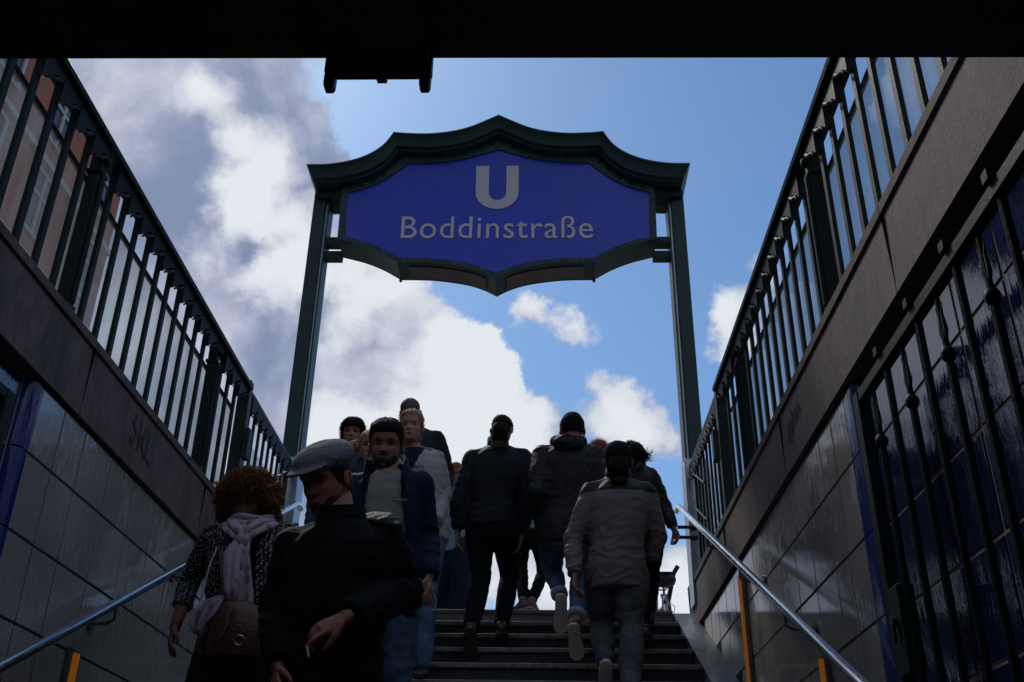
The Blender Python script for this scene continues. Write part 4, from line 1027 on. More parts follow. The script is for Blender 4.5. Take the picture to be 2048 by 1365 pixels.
FIN = []
def mk(n, **kw):
    d = dict(PT[n]); d.update(kw); return d
NAVY = (.010, .014, .030); BLACK = (.006, .006, .007)
black_cloth = cloth('black cloth', BLACK); navy_cloth = cloth('navy cloth', NAVY); dark_denim = cloth('dark denim', (.012, .016, .026), scale=30)
blue_denim = cloth('blue denim', (.055, .10, .17), var=.35, scale=9, dirt=(.12, .18, .26), dscale=7)
grey_denim = cloth('grey stonewashed denim', (.075, .08, .085), var=.35, scale=8, dirt=(.15, .16, .17), dscale=6)
light_denim = cloth('pale denim', (.30, .36, .42), var=.2)
black_shoe = material('black shoe leather', (.012, .011, .010), .45); dark_sole = material('dark rubber', (.015, .015, .015), .7)
cream_sole = material('cream rubber sole', (.55, .50, .42), .7, var=.15); tan_shoe = material('brown suede shoe', (.10, .05, .03), .85)

# ---- woman with curly auburn hair
P = mk('curly', H=1.65, yaw=178, pitch=22, feetY=4.35, fwdleg='L', fem=1, hs=.98, bulk=.98, hairmat=HR, skin=(.20, .10, .065), hideR=1, curlL=.5, group='people coming down the stairs',
       label='woman with curly auburn hair, pink scarf and speckled cardigan, leftmost on the stairs')
Q = person(P)
kn = material('speckled knit', (.010, .010, .011), .9, bump=.5, bscale=90)
t = kn.node_tree; n = t.nodes; l = t.links; b = n['Principled BSDF']
vo = n.new('ShaderNodeTexVoronoi'); vo.inputs['Scale'].default_value = 1; vo.inputs['Randomness'].default_value = .35
mp = n.new('ShaderNodeMapping'); mp.inputs['Scale'].default_value = (62, 62, 115); mp.inputs['Rotation'].default_value = (.25, 0, .2)
co = n.new('ShaderNodeTexCoord'); l.new(co.outputs['Object'], mp.inputs['Vector']); l.new(mp.outputs[0], vo.inputs['Vector'])
rp = n.new('ShaderNodeValToRGB'); l.new(vo.outputs['Distance'], rp.inputs[0]); rp.color_ramp.elements[0].position = .25; rp.color_ramp.elements[0].color = (.40, .40, .39, 1); rp.color_ramp.elements[1].position = .40; rp.color_ramp.elements[1].color = (.008, .008, .009, 1)
l.new(rp.outputs[0], b.inputs['Base Color'])
jacket(Q, kn, g=.012, voxel=.009, hem=.05, flare=1.06, amp=.008, seed=11, sleeve=.55, name='cardigan', cuff=.043, opening=dict(cx=.015, w=lambda z: .045), sr=.060)
jacket(Q, black_cloth, g=.000, hem=.0, amp=.003, seed=12, name='top', arms=False)
trousers(Q, black_cloth, g=.014)
for s in 'LR': shoe(Q, s, black_shoe, dark_sole)
rt, fwd, shc = Q['rt'], Q['fwd'], Q['shc']
# white piping down the cardigan edge
bm = B(); hipz = Q['hip'].z
pts = [shc + rt * (-.095 - .010 * i - .004 * sin(i * 1.3)) + fwd * (.150 + .006 * sin(i * .9)) + V((0, 0, -.10 - i * .06)) for i in range(8)]
tube(bm, pts, .0035, 6); obj('piping', bm, M['sign_white'], Q['root'])
# hair: a mass of curls
mk_ = lambda t, a: scalp(t, a, .78, .34, .10)
bm = shell(Q['org'], Q['MH'], Q['hs'], lambda t, a: -.006 + mk_(t, a) * (.046 + .024 * abs(sin(a)) * (1 - sstep(t, .6, .95))) * (.35 + .65 * max(sstep(abs(a), .5, 1.3), sstep(t, .8, .95))), 3, 1.1)
rd = random.Random(4)
for _ in range(3600):
    while True:
        t_ = rd.uniform(.12, .99); a_ = rd.uniform(-pi, pi)
        if mk_(t_, a_) > .5: break
    p = head_point(t_, a_, False); nn = (p - V((0, -.005, .12))).normalized(); u_, w_ = frame_of(nn); ph = rd.uniform(0, 6.28)
    base = p + nn * rd.uniform(.035, .058) * (.35 + .65 * max(sstep(abs(a_), .5, 1.3), sstep(t_, .8, .95))); ln = rd.uniform(.025, .065); R_ = rd.uniform(.004, .010); tn = rd.uniform(.8, 1.6)
    dirn = (nn * .55 + V((0, 0, -.55)) + u_ * rd.uniform(-.6, .6) + w_ * rd.uniform(-.6, .6)).normalized(); u_, w_ = frame_of(dirn)
    q = [Q['org'] + Q['MH'] @ ((base + dirn * ln * i / 6 + (u_ * cos(ph + tn * 6.28 * i / 6) + w_ * sin(ph + tn * 6.28 * i / 6)) * R_) * Q['hs']) for i in range(7)]
    tube(bm, q, [.0016, .0022, .0022, .002, .0016, .0012, .0004], 3, cap=False)
obj('hair', bm, HR, Q['root'], smooth='all')
# scarf
scm_ = material('pink scarf', (.46, .35, .41), .9, var=.08, bump=.3)
t = scm_.node_tree; n = t.nodes; l = t.links; b = n['Principled BSDF']
vo = n.new('ShaderNodeTexVoronoi'); mp = n.new('ShaderNodeMapping'); mp.inputs['Scale'].default_value = (24, 24, 15); vo.inputs['Scale'].default_value = 1; vo.inputs['Randomness'].default_value = .6
co = n.new('ShaderNodeTexCoord'); l.new(co.outputs['Object'], mp.inputs['Vector']); l.new(mp.outputs[0], vo.inputs['Vector'])
rp = n.new('ShaderNodeValToRGB'); l.new(vo.outputs['Distance'], rp.inputs[0]); rp.color_ramp.elements[0].position = .30; rp.color_ramp.elements[0].color = (.27, .15, .20, 1); rp.color_ramp.elements[1].position = .36; rp.color_ramp.elements[1].color = (.46, .35, .41, 1)
l.new(rp.outputs[0], b.inputs['Base Color'])
bm = B(); nb = Q['neck_base']
for j, (r_, dz, rr) in enumerate(((.088, .005, .024), (.096, -.022, .026), (.080, .032, .020))):
    ring = [nb + rt * r_ * cos(a) + fwd * (r_ * .95 * sin(a) + .015) + V((0, 0, dz - .022 * sin(a) + .006 * sin(3 * a + j))) for a in (2 * pi * q_ / 24 for q_ in range(24))]
    tube(bm, ring + ring[:2], [(rr, rr * .8)] * 26, 10, cap=False)
def ribbon(bm, pts, w, th=.008, wave=.01, seed=0, n=10):
    rings = []
    for i, p in enumerate(pts):
        p = V(p); ww = w[i]; top_ = []; bot = []
        for j in range(n + 1):
            u_ = -1 + 2 * j / n; o = wave * sin(u_ * 7 + i * .7 + seed) * (.4 + .6 * i / len(pts))
            top_.append(p + rt * u_ * ww + fwd * (o + th)); bot.append(p + rt * u_ * ww + fwd * (o - th))
        rings.append(top_ + bot[::-1])
    loftrings(bm, rings)
k0 = nb + fwd * .135 + rt * .01 + V((0, 0, -.105)); ball(bm, k0, (.036, .030, .036), 14, 10)
for s_ in (-1, 1):
    tube(bm, [nb + rt * (s_ * .095) + fwd * .02 + V((0, 0, .0)), nb + rt * (s_ * .075) + fwd * .09 + V((0, 0, -.035)), nb + rt * (s_ * .045) + fwd * .125 + V((0, 0, -.07)), k0], [(.036, .018), (.038, .018), (.032, .016), (.024, .016)], 12)
    tube(bm, [nb + rt * (s_ * .088) + fwd * .02 + V((0, 0, .02)), nb + rt * (s_ * .055) + fwd * .115 + V((0, 0, -.02)), nb + rt * (s_ * .02) + fwd * .135 + V((0, 0, -.06)), k0 + V((0, 0, .01))], [(.022, .014), (.026, .016), (.024, .014), (.018, .012)], 10)
ribbon(bm, [k0 + rt * x + fwd * y + V((0, 0, z)) for x, y, z in ((0, 0, 0), (.0, .015, -.07), (.012, .015, -.15), (.022, .01, -.23), (.03, .0, -.31), (.038, -.005, -.36))], (.028, .040, .046, .052, .05, .045), seed=1)
ribbon(bm, [k0 + rt * x + fwd * y + V((0, 0, z)) for x, y, z in ((-.01, .005, 0), (-.03, .025, -.06), (-.022, .035, -.14), (-.012, .04, -.22), (-.008, .04, -.27))], (.024, .034, .034, .03, .026), seed=3)
ribbon(bm, [k0 + rt * x + fwd * y + V((0, 0, z)) for x, y, z in ((-.045, .03, -.25), (-.08, .05, -.275), (-.10, .05, -.32), (-.125, .045, -.37), (-.115, .04, -.41))], (.02, .045, .05, .035, .02), seed=5, wave=.016)
obj('scarf', bm, scm_, Q['root'], smooth='all')
# shoulder bag
bagm = material('brown leather', (.085, .034, .018), .4, var=.4, scale=18, bump=.4, bscale=70)
c0 = shc + rt * .045 + fwd * .165 + V((0, 0, -.43))
bag = thing('shoulder_bag', 'brown leather shoulder bag with zips and a ring hanging below the pink scarf', 'bag', c0)
bm = B(); loftrings(bm, [[c0 + rt * (x * cos(q) + off) + fwd * (d * sin(q)) + V((0, 0, z)) for q in (2 * pi * j / 22 for j in range(22))] for z, x, d, off in ((-.13, .07, .02, .005), (-.125, .115, .04, .004), (-.05, .125, .052, 0), (.04, .105, .045, -.01), (.09, .08, .03, -.02), (.10, .06, .015, -.02))])
obj('bag_body', bm, bagm, bag, smooth=True)
bm = B(); tube(bm, [c0 + rt * -.07 + V((0, 0, .08)), c0 + rt * -.085 + fwd * .0 + V((0, 0, .2)), shc + rt * -.10 + fwd * .09 + V((0, 0, -.05)), shc + rt * -.11 + fwd * .02 + V((0, 0, .055)), shc + rt * -.08 - fwd * .10 + V((0, 0, -.05))], [(.016, .003)] * 5, 8, flat=rt)
obj('strap', bm, bagm, bag)
for x, z in ((-.02, .035), (-.035, -.03)):
    bm = B(); q0 = c0 + rt * x + fwd * .052 + V((0, 0, z)); tube(bm, [q0, q0 + rt * .014 + fwd * .008 + V((0, 0, .036))], [(.010, .003), (.006, .003)], 8); tube(bm, [q0 + rt * -.012 + V((0, 0, -.035)), q0], .0025, 6); obj('zip_pull', bm, M['steel'], bag)
bm = B(); q0 = c0 + rt * .03 + fwd * .054 + V((0, 0, -.07)); tube(bm, [q0 + rt * .019 * cos(a) + V((0, 0, .019 * sin(a))) for a in (2 * pi * j / 16 for j in range(17))], .0022, 6, cap=False)
obj('ring', bm, M['steel'], bag)

# ---- man in the flat cap
P = mk('cap', H=1.82, yaw=152, pitch=27, feetY=3.65, fwdleg='R', hs=1.10, bulk=1.08, hairmat=HD, skin=(.46, .18, .13), curlR=.75, pointR=.75, hdR=(-.80, -.25, -.50), pnR=(-.45, .35, -.8), curlL=.6, group='people coming down the stairs',
       label='man in a checked flat cap and long black coat holding a cigarette')
Q = person(P)
coat = cloth('black coat', (.0045, .005, .0055), .8)
jacket(Q, coat, g=.028, voxel=.009, hem=.36, flare=1.12, amp=.011, seed=21, name='coat', cuff=.042, sleeve=.96, sr=.068, collar=(.10, .088, .05), fz=11)
hoodm = cloth('slate hood lining', (.022, .025, .038), .6)
nb = Q['neck_base']; rt, fwd = Q['rt'], Q['fwd']
bm = B()
tube(bm, [nb + rt * x + fwd * y + V((0, 0, z)) for x, y, z in ((-.10, .0, .02), (-.09, -.07, .03), (0, -.10, .05), (.10, -.05, .07), (.16, .03, .055), (.235, .09, .005))], [(.02, .02), (.04, .03), (.05, .035), (.055, .032), (.055, .022), (.012, .01)], 14)
me = remesh(bm, .008, 3); folds(me, .008, 5, 12, 20); me.transform(Matrix.Translation(-origin_of(Q['root']))); link('hood', me, hoodm, Q['root'])
trousers(Q, blue_denim, g=.012)
for s in 'LR': shoe(Q, s, black_shoe, dark_sole)
short_hair(Q, HD, .006, .72, .40, .12, n=0, seed=5)
bm = shell(Q['org'], Q['MH'], Q['hs'], lambda t, a: -.005 + .0068 * (1 - sstep(t, .18, .22 + .12 * sstep(abs(a), .35, .9))) * (1 - sstep(abs(a), 1.3, 1.8)) * sstep(t, .01, .04), 9, .6)
obj('beard', bm, material('brown stubble', (.05, .025, .018), .8), Q['root'], smooth='all')
capm = material('checked tweed cap', (.16, .145, .17), .9, bump=.4, bscale=200)
t = capm.node_tree; n = t.nodes; l = t.links; b = n['Principled BSDF']; ck = n.new('ShaderNodeTexChecker'); ck.inputs['Scale'].default_value = 190; ck.inputs[1].default_value = (.22, .20, .235, 1); ck.inputs[2].default_value = (.10, .09, .11, 1)
co = n.new('ShaderNodeTexCoord'); l.new(co.outputs['Object'], ck.inputs['Vector']); l.new(ck.outputs[0], b.inputs['Base Color'])
bm = B()
R_ = Q['MH'] @ Matrix.Rotation(radians(-7), 3, 'X')
ball(bm, at_head(Q, (0, -.012, .192)), tuple(Q['hs'] * v for v in (.098, .130, .062)), 28, 18, rot=R_)
ball(bm, at_head(Q, (0, .02, .178)), tuple(Q['hs'] * v for v in (.088, .105, .036)), 28, 14, rot=R_)
ball(bm, at_head(Q, (0, .088, .168)), tuple(Q['hs'] * v for v in (.078, .066, .010)), 28, 10, rot=Q['MH'] @ Matrix.Rotation(radians(-12), 3, 'X'))
me = remesh(bm, .005, 4); folds(me, .003, 8, 14, 20); me.transform(Matrix.Translation(-origin_of(Q['root']))); link('flat_cap', me, capm, Q['root'])
S_, el, wr = Q['arms']['R']
cg = wr + V((-.80, -.25, -.50)).normalized() * .145 + V((.02, -.02, -.03))
c_ = thing('cigarette', 'thin white cigarette between the fingers of the man in the cap', 'cigarette', cg)
bm = B(); tube(bm, [cg, cg + V((.012, -.022, -.035))], .004, 8); obj('paper', bm, M['winframe'], c_)
bm = B(); tube(bm, [cg + V((.012, -.022, -.0355)), cg + V((.0135, -.025, -.041))], .0038, 8); obj('ash', bm, M['lampframe'], c_)

# ---- young man in the open navy jacket
P = mk('young', H=1.80, yaw=182, pitch=14, feetY=4.8, fwdleg='R', hs=1.03, bulk=.98, hairmat=HD, skin=(.30, .155, .105), hideL=1, curlR=.5, group='people coming down the stairs',
       label='young bearded man in an open navy jacket over a grey green sweatshirt')
Q = person(P); rt, fwd, shc = Q['rt'], Q['fwd'], Q['shc']
sweat = cloth('grey green sweatshirt', (.24, .235, .205), .9)
jacket(Q, sweat, g=.004, hem=.04, amp=.006, seed=31, name='sweatshirt', arms=False, collar=(.03, .072, 0))
jk = cloth('navy jacket cloth', (.010, .015, .042), .7)
jacket(Q, jk, g=.026, hem=.12, amp=.009, seed=32, name='jacket', opening=dict(cx=.0, w=lambda z: .085 + .03 * sstep(-z, .0, .3)), sleeve=.95)
for s in (-1, 1):
    bm = B(); nb = Q['neck_base']
    tube(bm, [nb + rt * s * x + fwd * y + V((0, 0, z)) for x, y, z in ((.03, -.085, .035), (.085, -.03, .045), (.098, .04, .045), (.10, .09, .03), (.095, .12, -.04), (.10, .135, -.12))], [(.008, .028), (.010, .034), (.010, .036), (.010, .034), (.010, .024), (.006, .012)], 10, flat=rt)
    obj('collar', bm, jk, Q['root'], smooth='all')
trousers(Q, blue_denim, g=.014, amp=.009)
for s in 'LR': shoe(Q, s, black_shoe, cream_sole)
short_hair(Q, HD, .011, .75, .50, .14, n=600, ln=.014, seed=7, comb=(0, .1, .5), topk=2.0, r=.0018)
bm = shell(Q['org'], Q['MH'], Q['hs'], lambda t, a: -.005 + .0072 * (1 - sstep(t, .19, .23 + .16 * sstep(abs(a), .35, .9))) * (1 - sstep(abs(a), 1.35, 1.7)) * sstep(t, .01, .05), 9, .6); obj('beard', bm, material('dark stubble', (.028, .016, .012), .85), Q['root'], smooth='all')
bm = B(); tube(bm, [at_head(Q, (x, .0985 - abs(x) * .4, .068 - abs(x) * .12)) for x in (-.028, -.012, 0, .012, .028)], [.0014, .003, .0028, .003, .0014], 6); obj('moustache', bm, HD, Q['root'])
# small stitched wordmark on the chest
def chest_text(Q, words, size, pos, mat, bold=0):
    z0 = 0
    for wd in words:
        fc = bpy.data.curves.new('stitching', 'FONT'); fc.body = wd; fc.size = size; fc.extrude = .0015; fc.align_x = 'LEFT'; fc.offset = bold
        fo = bpy.data.objects.new('tmp', fc); C.objects.link(fo); bpy.context.view_layer.update()
        me = bpy.data.meshes.new_from_object(fo.evaluated_get(bpy.context.evaluated_depsgraph_get())); bpy.data.objects.remove(fo)
        # projected on to the cloth just in front of the chest
        o_ = pos + V((0, 0, z0)); me.transform(Matrix.Rotation(radians(90), 4, 'X')); me.transform(Matrix.Translation(o_ - origin_of(Q['root']))); z0 -= size * .95
        link('stitching', me, mat, Q['root'])
def surf_y(Q, name, x, z):
    # nearest cloth surface towards the eye at this width and height
    best = 1e9; w = origin_of(Q['root'])
    for ch in Q['root'].children:
        if ch.name.split('.')[0] == name and ch.type == 'MESH':
            for v in ch.data.vertices:
                p = v.co + w
                if abs(p.x - x) < .03 and abs(p.z - z) < .03: best = min(best, p.y)
    return best
z_ = shc.z - .10; x_ = shc.x + .045
chest_text(Q, ['Jack', 'Wolfskin'], .021, V((x_, surf_y(Q, 'sweatshirt', x_ + .03, z_) - .003, z_)), M['winframe'])
S_, el, wr = Q['arms']['R']
ec = thing('cable', 'thin white earphone cable looping from the hand of the young man in navy', 'cable', wr + V((.02, -.02, -.09)))
bm = B(); w0 = wr + V((.01, -.02, -.08)); tube(bm, [w0, w0 + V((.02, -.01, .005)), w0 + V((.032, -.01, -.02)), w0 + V((.03, -.01, -.06)), w0 + V((.012, -.01, -.075))], .0022, 6); obj('wire', bm, M['winframe'], ec)

# ---- blonde woman in the grey hooded jacket
P = mk('blond', H=1.72, yaw=176, pitch=4, feetY=6.65, fem=.7, hs=1.0, bulk=1.2, hairmat=HB, skin=(.46, .25, .19), hideL=1, hideR=1, group='people coming down the stairs',
       label='blonde woman in a grey zip hoodie looking towards the camera')
Q = person(P); rt, fwd, shc = Q['rt'], Q['fwd'], Q['shc']
hood_c = cloth('pale grey jersey', (.36, .34, .345), .9)
jacket(Q, navy_cloth, g=-.004, hem=0, amp=.003, seed=41, name='shirt', arms=False)
jacket(Q, hood_c, g=.020, hem=.05, amp=.010, seed=42, name='hoodie', opening=dict(cx=-.02, w=lambda z: max(0, .075 + (z + .02) * .45) if z > -.22 else 0), sleeve=.98, collar=None)
bm = B(); nb = Q['neck_base']
for s in (-1, 1):
    tube(bm, [nb + rt * s * x + fwd * y + V((0, 0, z)) for x, y, z in ((.0, -.12, .03), (.08, -.10, .035), (.115, -.02, .03), (.095, .07, .005), (.05, .13, -.10), (.0, .155, -.20))], [(.04, .03), (.045, .03), (.035, .022), (.022, .016), (.016, .012), (.008, .008)], 10)
obj('hood', bm, cloth('brown grey lining', (.16, .14, .14)), Q['root'], smooth='all')
for s in (-1, 1):
    bm = B(); tube(bm, [nb + rt * (s * .05) + fwd * .14 + V((0, 0, -.07)), nb + rt * (s * .055) + fwd * .165 + V((0, 0, -.13)), nb + rt * (s * .05) + fwd * .17 + V((0, 0, -.20))], .0035, 6); obj('drawstring', bm, M['winframe'], Q['root'])
z_ = shc.z - .12; x_ = shc.x + .0
chest_text(Q, ['BENCH'], .022, V((x_ + .02, surf_y(Q, 'hoodie', x_ + .05, z_) - .003, z_)), black_cloth)
trousers(Q, blue_denim, g=.012)
for s in 'LR': shoe(Q, s, black_shoe, dark_sole)
short_hair(Q, HB, .014, .80, .52, .10, n=900, ln=.024, seed=17, comb=(.5, .5, .3), topk=1.5, r=.002)
bm = B(); tufts(bm, Q['org'], Q['MH'], Q['hs'], lambda t, a: 1 if (t < .45 and abs(a) > 1.7) else 0, 120, .05, .003, 3, 1.6, V((0, -.2, -1.0)), .004); obj('hair_ends', bm, HB, Q['root'], smooth='all')

# ---- man with shaved head behind her
P = mk('bald', H=1.86, yaw=178, pitch=34, feetY=7.6, hs=1.0, bulk=1.0, hairmat=HS, skin=(.22, .13, .10), hideL=1, curlR=.5, group='people coming down the stairs',
       label='tall man with cropped hair in a dark coat, looking down behind the blonde woman')
Q = person(P)
jacket(Q, cloth('charcoal coat', (.022, .024, .028), .8), g=.022, hem=.10, amp=.009, seed=51, name='coat', sleeve=.93, collar=(.05, .085, .05))
trousers(Q, cloth('beige twill', (.30, .23, .18)), g=.02, wide=1.1); 
for s in 'LR': shoe(Q, s, tan_shoe, dark_sole)
short_hair(Q, HS, .004, .70, .46, .14, n=0, seed=5)

# ---- boy with bowl cut, left
P = mk('boy', H=1.73, yaw=184, pitch=2, feetY=6.9, hs=.98, bulk=.92, hairmat=HD, skin=(.36, .20, .15), hideL=1, hideR=1, group='people coming down the stairs',
       label='dark haired teenager in a slate blue top behind the flat cap')
Q = person(P)
jacket(Q, cloth('slate top', (.05, .055, .085)), g=.016, hem=.06, amp=.008, seed=61, name='hooded_top', collar=(.05, .075, .1)); trousers(Q, dark_denim)
for s in 'LR': shoe(Q, s, black_shoe, dark_sole)
short_hair(Q, HD, .020, .66, .20, .08, n=1400, ln=.018, seed=19, comb=(0, .5, -.3), topk=1.25, r=.003)

# ---- girl with the ponytail
P = mk('pony', H=1.64, yaw=196, pitch=16, feetY=6.4, hs=.97, bulk=.9, fem=1, hairmat=HG, skin=(.42, .23, .17), hideL=1, hideR=1, group='people coming down the stairs',
       label='girl with an orange blonde ponytail over her shoulder, half hidden behind the young man')
Q = person(P)
jacket(Q, cloth('dark plum jacket', (.035, .03, .045)), g=.02, hem=.08, amp=.008, seed=71, name='jacket', collar=(.05, .085, .1)); trousers(Q, dark_denim)
for s in 'LR': shoe(Q, s, black_shoe, dark_sole)
HO = material('strawberry blonde hair', (.36, .19, .07), .5, var=.4, scale=60, bump=.4)
short_hair(Q, HO, .007, .76, .46, .12, n=200, ln=.02, seed=23, comb=(0, -.8, .1))
bm = B(); rd = random.Random(2); nb = Q['neck_base']; a0 = at_head(Q, (0, -.09, .12))
side_ = V((-1, 0, 0))
for _ in range(170):
    j = V((rd.uniform(-1, 1), rd.uniform(-1, 1), rd.uniform(-1, 1))) * .02
    e = nb + side_ * .165 + V((0, -.08, .06)) + V((rd.uniform(-.04, .04), rd.uniform(-.03, .03), rd.uniform(-.06, .03)))
    tube(bm, [a0 + j * .3, nb + side_ * .085 + V((0, .0, .17)) + j * 1.2, nb + side_ * .125 + V((0, -.06, .12)) + j * 1.4, e], [.004, .0045, .004, .001], 4)
obj('ponytail', bm, HO, Q['root'], smooth='all')

# ---- distant man between the groups
P = mk('far', H=1.72, yaw=180, pitch=20, feetY=9.2, hs=1.0, hairmat=HG, skin=(.36, .17, .11), curlR=.5, fz=ST, group='people at the top of the stairs',
       label='man in a pale blue shirt at street level behind the bomber jacket')
Q = person(P)
jacket(Q, cloth('pale blue shirt', (.20, .27, .36)), g=.012, hem=.06, amp=.008, seed=81, name='shirt', sleeve=.9); trousers(Q, cloth('ink blue trousers', (.012, .018, .04)), g=.03, wide=1.15)
for s in 'LR': shoe(Q, s, black_shoe, dark_sole)
short_hair(Q, HG, .004, .76, .46, .14, n=0, seed=5)

# ---- man in the navy bomber jacket, going up
P = mk('bomber', H=1.78, yaw=-12, pitch=24, feetY=7.0, hs=.96, bulk=1.0, hairmat=HD, skin=(.30, .17, .12), curlL=.5, curlR=.5, face=0, group='people going up the stairs',
       label='man in a navy bomber jacket with a white shirt hem, seen from behind')
Q = person(P); hip = Q['hip']
jacket(Q, cloth('navy bomber nylon', (.007, .009, .016), .6, spec=.15), g=.020, hem=-.018, flare=1.0, amp=.008, seed=91, name='jacket', collar=(.105, .080, 0), cuff=.034, sleeve=.95)
bm = B(); loftrings(bm, [[hip + V((0, 0, z)) + Q['lat'] * a * cos(q) + V((0, b_, 0)) * sin(q) for q in (2 * pi * j / 24 for j in range(24))] for z, a, b_ in ((-.022, .148, .120), (.01, .150, .124), (.05, .148, .120))])
me = remesh(bm, .008, 3); folds(me, .004, 4); me.transform(Matrix.Translation(-origin_of(Q['root']))); link('shirt_hem', me, M['winframe'], Q['root'])
trousers(Q, black_cloth, g=.016)
shoe(Q, 'L', black_shoe, tan_shoe, pitch=38); shoe(Q, 'R', black_shoe, dark_sole)
short_hair(Q, HD, .008, .76, .46, .12, n=400, ln=.010, seed=29, comb=(0, 0, .4), topk=1.4, r=.0016)

# ---- tall man in the beanie
P = mk('beanie', H=1.80, yaw=8, pitch=6, feetY=6.75, hs=1.02, bulk=1.04, hairmat=HD, skin=(.28, .15, .11), hideR=1, hideL=1, face=0, group='people going up the stairs',
       label='tall man in a black beanie and hooded jacket with rolled jeans, seen from behind')
Q = person(P); nb = Q['neck_base']
jm = cloth('black shell jacket', (.006, .007, .010), .6, spec=.25)
jacket(Q, jm, g=.025, hem=.05, flare=1.03, amp=.008, seed=101, name='jacket', sr=.066, cuff=.04)
bm = B(); rings = [nb + V((0, 0, .015)) + V((.098 * cos(a), .100 * sin(a) - .02, .025 + .012 * cos(a * 2))) for a in (2 * pi * j / 20 for j in range(20))]
tube(bm, rings + rings[:2], [(.04, .036)] * 22, 12, cap=False); ball(bm, nb + V((0, -.11, .0)), (.115, .06, .075), 18, 12)
me = remesh(bm, .009, 3); folds(me, .008, 6, 12, 16); me.transform(Matrix.Translation(-origin_of(Q['root']))); link('hood', me, jm, Q['root'])
trousers(Q, blue_denim, g=.012, hemcut=.80, cuffs=light_denim)
jacket2 = cloth('navy trousers seat', (.014, .018, .035))
shoe(Q, 'L', tan_shoe, cream_sole, d=(.0, 1, 0), pitch=52); shoe(Q, 'R', tan_shoe, cream_sole, d=(.15, 1, 0), pitch=40)
bm = shell(Q['org'], Q['MH'], Q['hs'], lambda t, a: -.006 + .018 * scalp(t, a, .62, .50, .34) + .006 * sstep(t, .8, 1) * 2, 13, .12); obj('beanie', bm, black_cloth, Q['root'], smooth='all')
bm = B(); tube(bm, [at_head(Q, (-.082, .09, .122)), at_head(Q, (-.084, .02, .125)), at_head(Q, (-.082, -.02, .118))], .0028, 6); obj('glasses_arm', bm, M['black'], Q['root'])

# ---- man in the grey softshell with a black yoke
P = mk('grey', H=1.78, yaw=-3, pitch=10, feetY=6.0, hs=1.06, bulk=1.02, hairmat=HD, skin=(.26, .13, .09), hideR=1, curlL=.55, face=0, group='people going up the stairs',
       label='man in a grey jacket with a black yoke and stonewashed grey jeans, seen from behind')
Q = person(P); shc = Q['shc']
jm = cloth('grey softshell', (.135, .112, .108), .5, var=.1, bump=.15, spec=.25)
t = jm.node_tree; n = t.nodes; l = t.links; b = n['Principled BSDF']; src = b.inputs['Base Color'].links[0].from_socket
co = n.new('ShaderNodeTexCoord'); se = n.new('ShaderNodeSeparateXYZ'); l.new(co.outputs['Object'], se.inputs[0])
gt = n.new('ShaderNodeMath'); gt.operation = 'GREATER_THAN'; l.new(se.outputs[2], gt.inputs[0]); gt.inputs[1].default_value = shc.z - .022 - origin_of(Q['root']).z
mxx = n.new('ShaderNodeMix'); mxx.data_type = 'RGBA'; l.new(gt.outputs[0], mxx.inputs[0]); l.new(src, mxx.inputs[6]); mxx.inputs[7].default_value = (.003, .003, .003, 1); l.new(mxx.outputs[2], b.inputs['Base Color'])
jacket(Q, jm, g=.016, voxel=.0085, hem=.075, flare=1.0, amp=.009, seed=111, name='jacket', collar=(.105, .082, 0), cuff=.038, sleeve=.93)
trousers(Q, grey_denim, g=.014, amp=.011, voxel=.009, wide=1.05, fz=18)
shoe(Q, 'L', material('navy canvas', (.02, .03, .06), .8), cream_sole, pitch=42); shoe(Q, 'R', black_shoe, cream_sole)
short_hair(Q, HD, .012, .74, .42, .04, n=500, ln=.012, seed=31, comb=(0, 0, .3), topk=1.3, r=.0018)

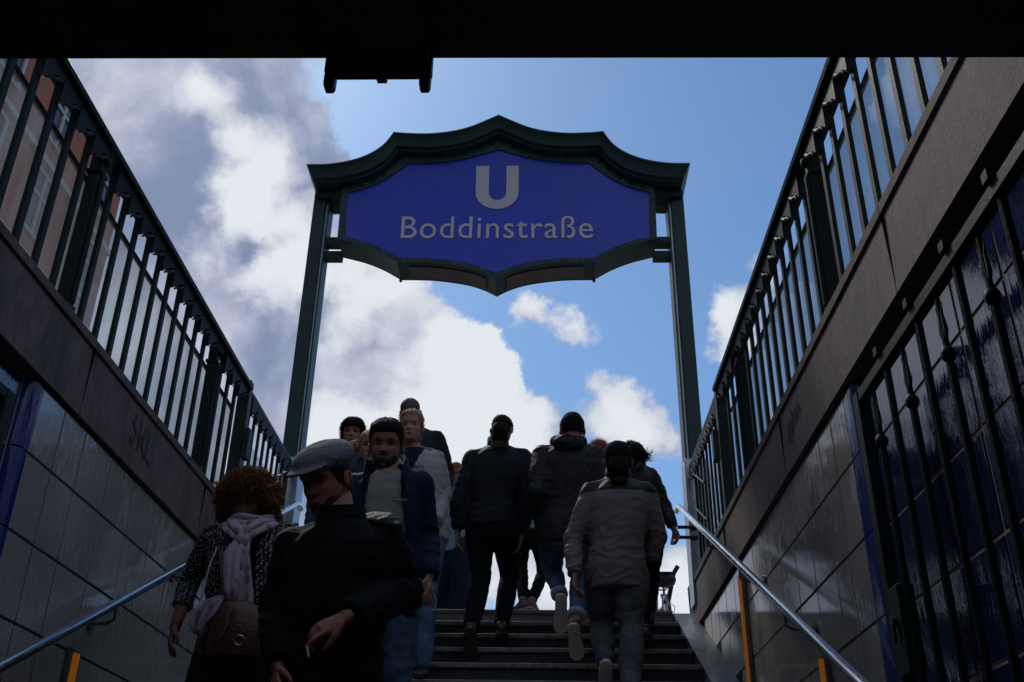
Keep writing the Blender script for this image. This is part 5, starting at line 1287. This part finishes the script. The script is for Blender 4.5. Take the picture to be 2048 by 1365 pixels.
# ---- woman in the leather jacket
P = mk('leather', H=1.66, yaw=-25, pitch=28, feetY=7.0, hs=.98, bulk=.9, fem=1, hairmat=HD, skin=(.34, .17, .13), hideL=1, curlR=.9, face=0, group='people going up the stairs',
       label='woman with windblown dark hair in a leather jacket, rightmost on the stairs')
Q = person(P)
jacket(Q, material('black leather', (.009, .012, .015), .45, bump=.4, bscale=60, spec=.2), g=.014, hem=-.01, amp=.010, seed=121, name='jacket', collar=(.07, .070, 0), sr=.055, cuff=.032, sleeve=.95)
trousers(Q, black_cloth, g=.006, wide=.92)
for s in 'LR': shoe(Q, s, black_shoe, dark_sole)
bm = shell(Q['org'], Q['MH'], Q['hs'], lambda t, a: -.006 + .024 * scalp(t, a, .74, .36, .06), 3, .5)
tufts(bm, Q['org'], Q['MH'], Q['hs'], lambda t, a: scalp(t, a, .74, .36, .06), 300, .05, .003, 8, 1.2, V((0, -.6, -.2)), .012)
rd = random.Random(6); h0 = at_head(Q, (0, -.09, .07))
for _ in range(80):
    j = V((rd.uniform(-1, 1), rd.uniform(-1, 1), rd.uniform(-1, 1))) * .03
    e = h0 + V((.15 + rd.uniform(-.05, .04), rd.uniform(-.05, .05), -.015 + rd.uniform(-.05, .06)))
    tube(bm, [h0 + j, h0 + V((.06, -.02, .0)) + j, h0 + V((.12, -.02, -.035)) + j * .8, e], [.003, .0032, .0025, .0006], 3)
obj('hair', bm, HD, Q['root'], smooth='all')

# ---- red haired head between the two men
P = mk('red', H=1.62, yaw=0, pitch=5, feetY=7.9, fz=ST, hs=.98, bulk=.95, hairmat=HG, skin=(.4, .2, .15), hideL=1, hideR=1, face=0, group='people at the top of the stairs',
       label='ginger haired person almost hidden behind the beanie man and the grey jacket')
Q = person(P)
jacket(Q, navy_cloth, g=.018, hem=.06, seed=131, name='jacket'); trousers(Q, black_cloth)
for s in 'LR': shoe(Q, s, black_shoe, dark_sole)
short_hair(Q, HG, .02, .74, .40, .10, n=500, ln=.03, seed=33, comb=(0, 0, .2))

# ---- woman in the pale denim jacket, only her lower half in view
P = mk('denim', H=1.58, yaw=0, pitch=30, feetY=8.35, fz=ST, hs=.9, bulk=.92, fem=1, hairmat=HD, skin=(.34, .18, .14), hideR=1, hideL=1, face=0, group='people at the top of the stairs',
       label='woman in pale denim jacket and black trousers walking between the bomber jacket and the beanie')
Q = person(P)
jacket(Q, light_denim, g=.012, hem=-.02, amp=.009, seed=141, name='jacket'); trousers(Q, cloth('black jeans', (.010, .010, .010)), g=.006, wide=.95)
pale = material('pink grey trainer', (.22, .14, .14), .7)
shoe(Q, 'L', pale, cream_sole, d=(-.5, .85, 0), ln=.24); shoe(Q, 'R', pale, cream_sole, d=(.3, .95, 0), pitch=10, ln=.24)
bm = shell(Q['org'], Q['MH'], Q['hs'], lambda t, a: -.006 + .02 * scalp(t, a, .74, .36, .06), 3, .5); obj('hair', bm, HD, Q['root'], smooth='all')
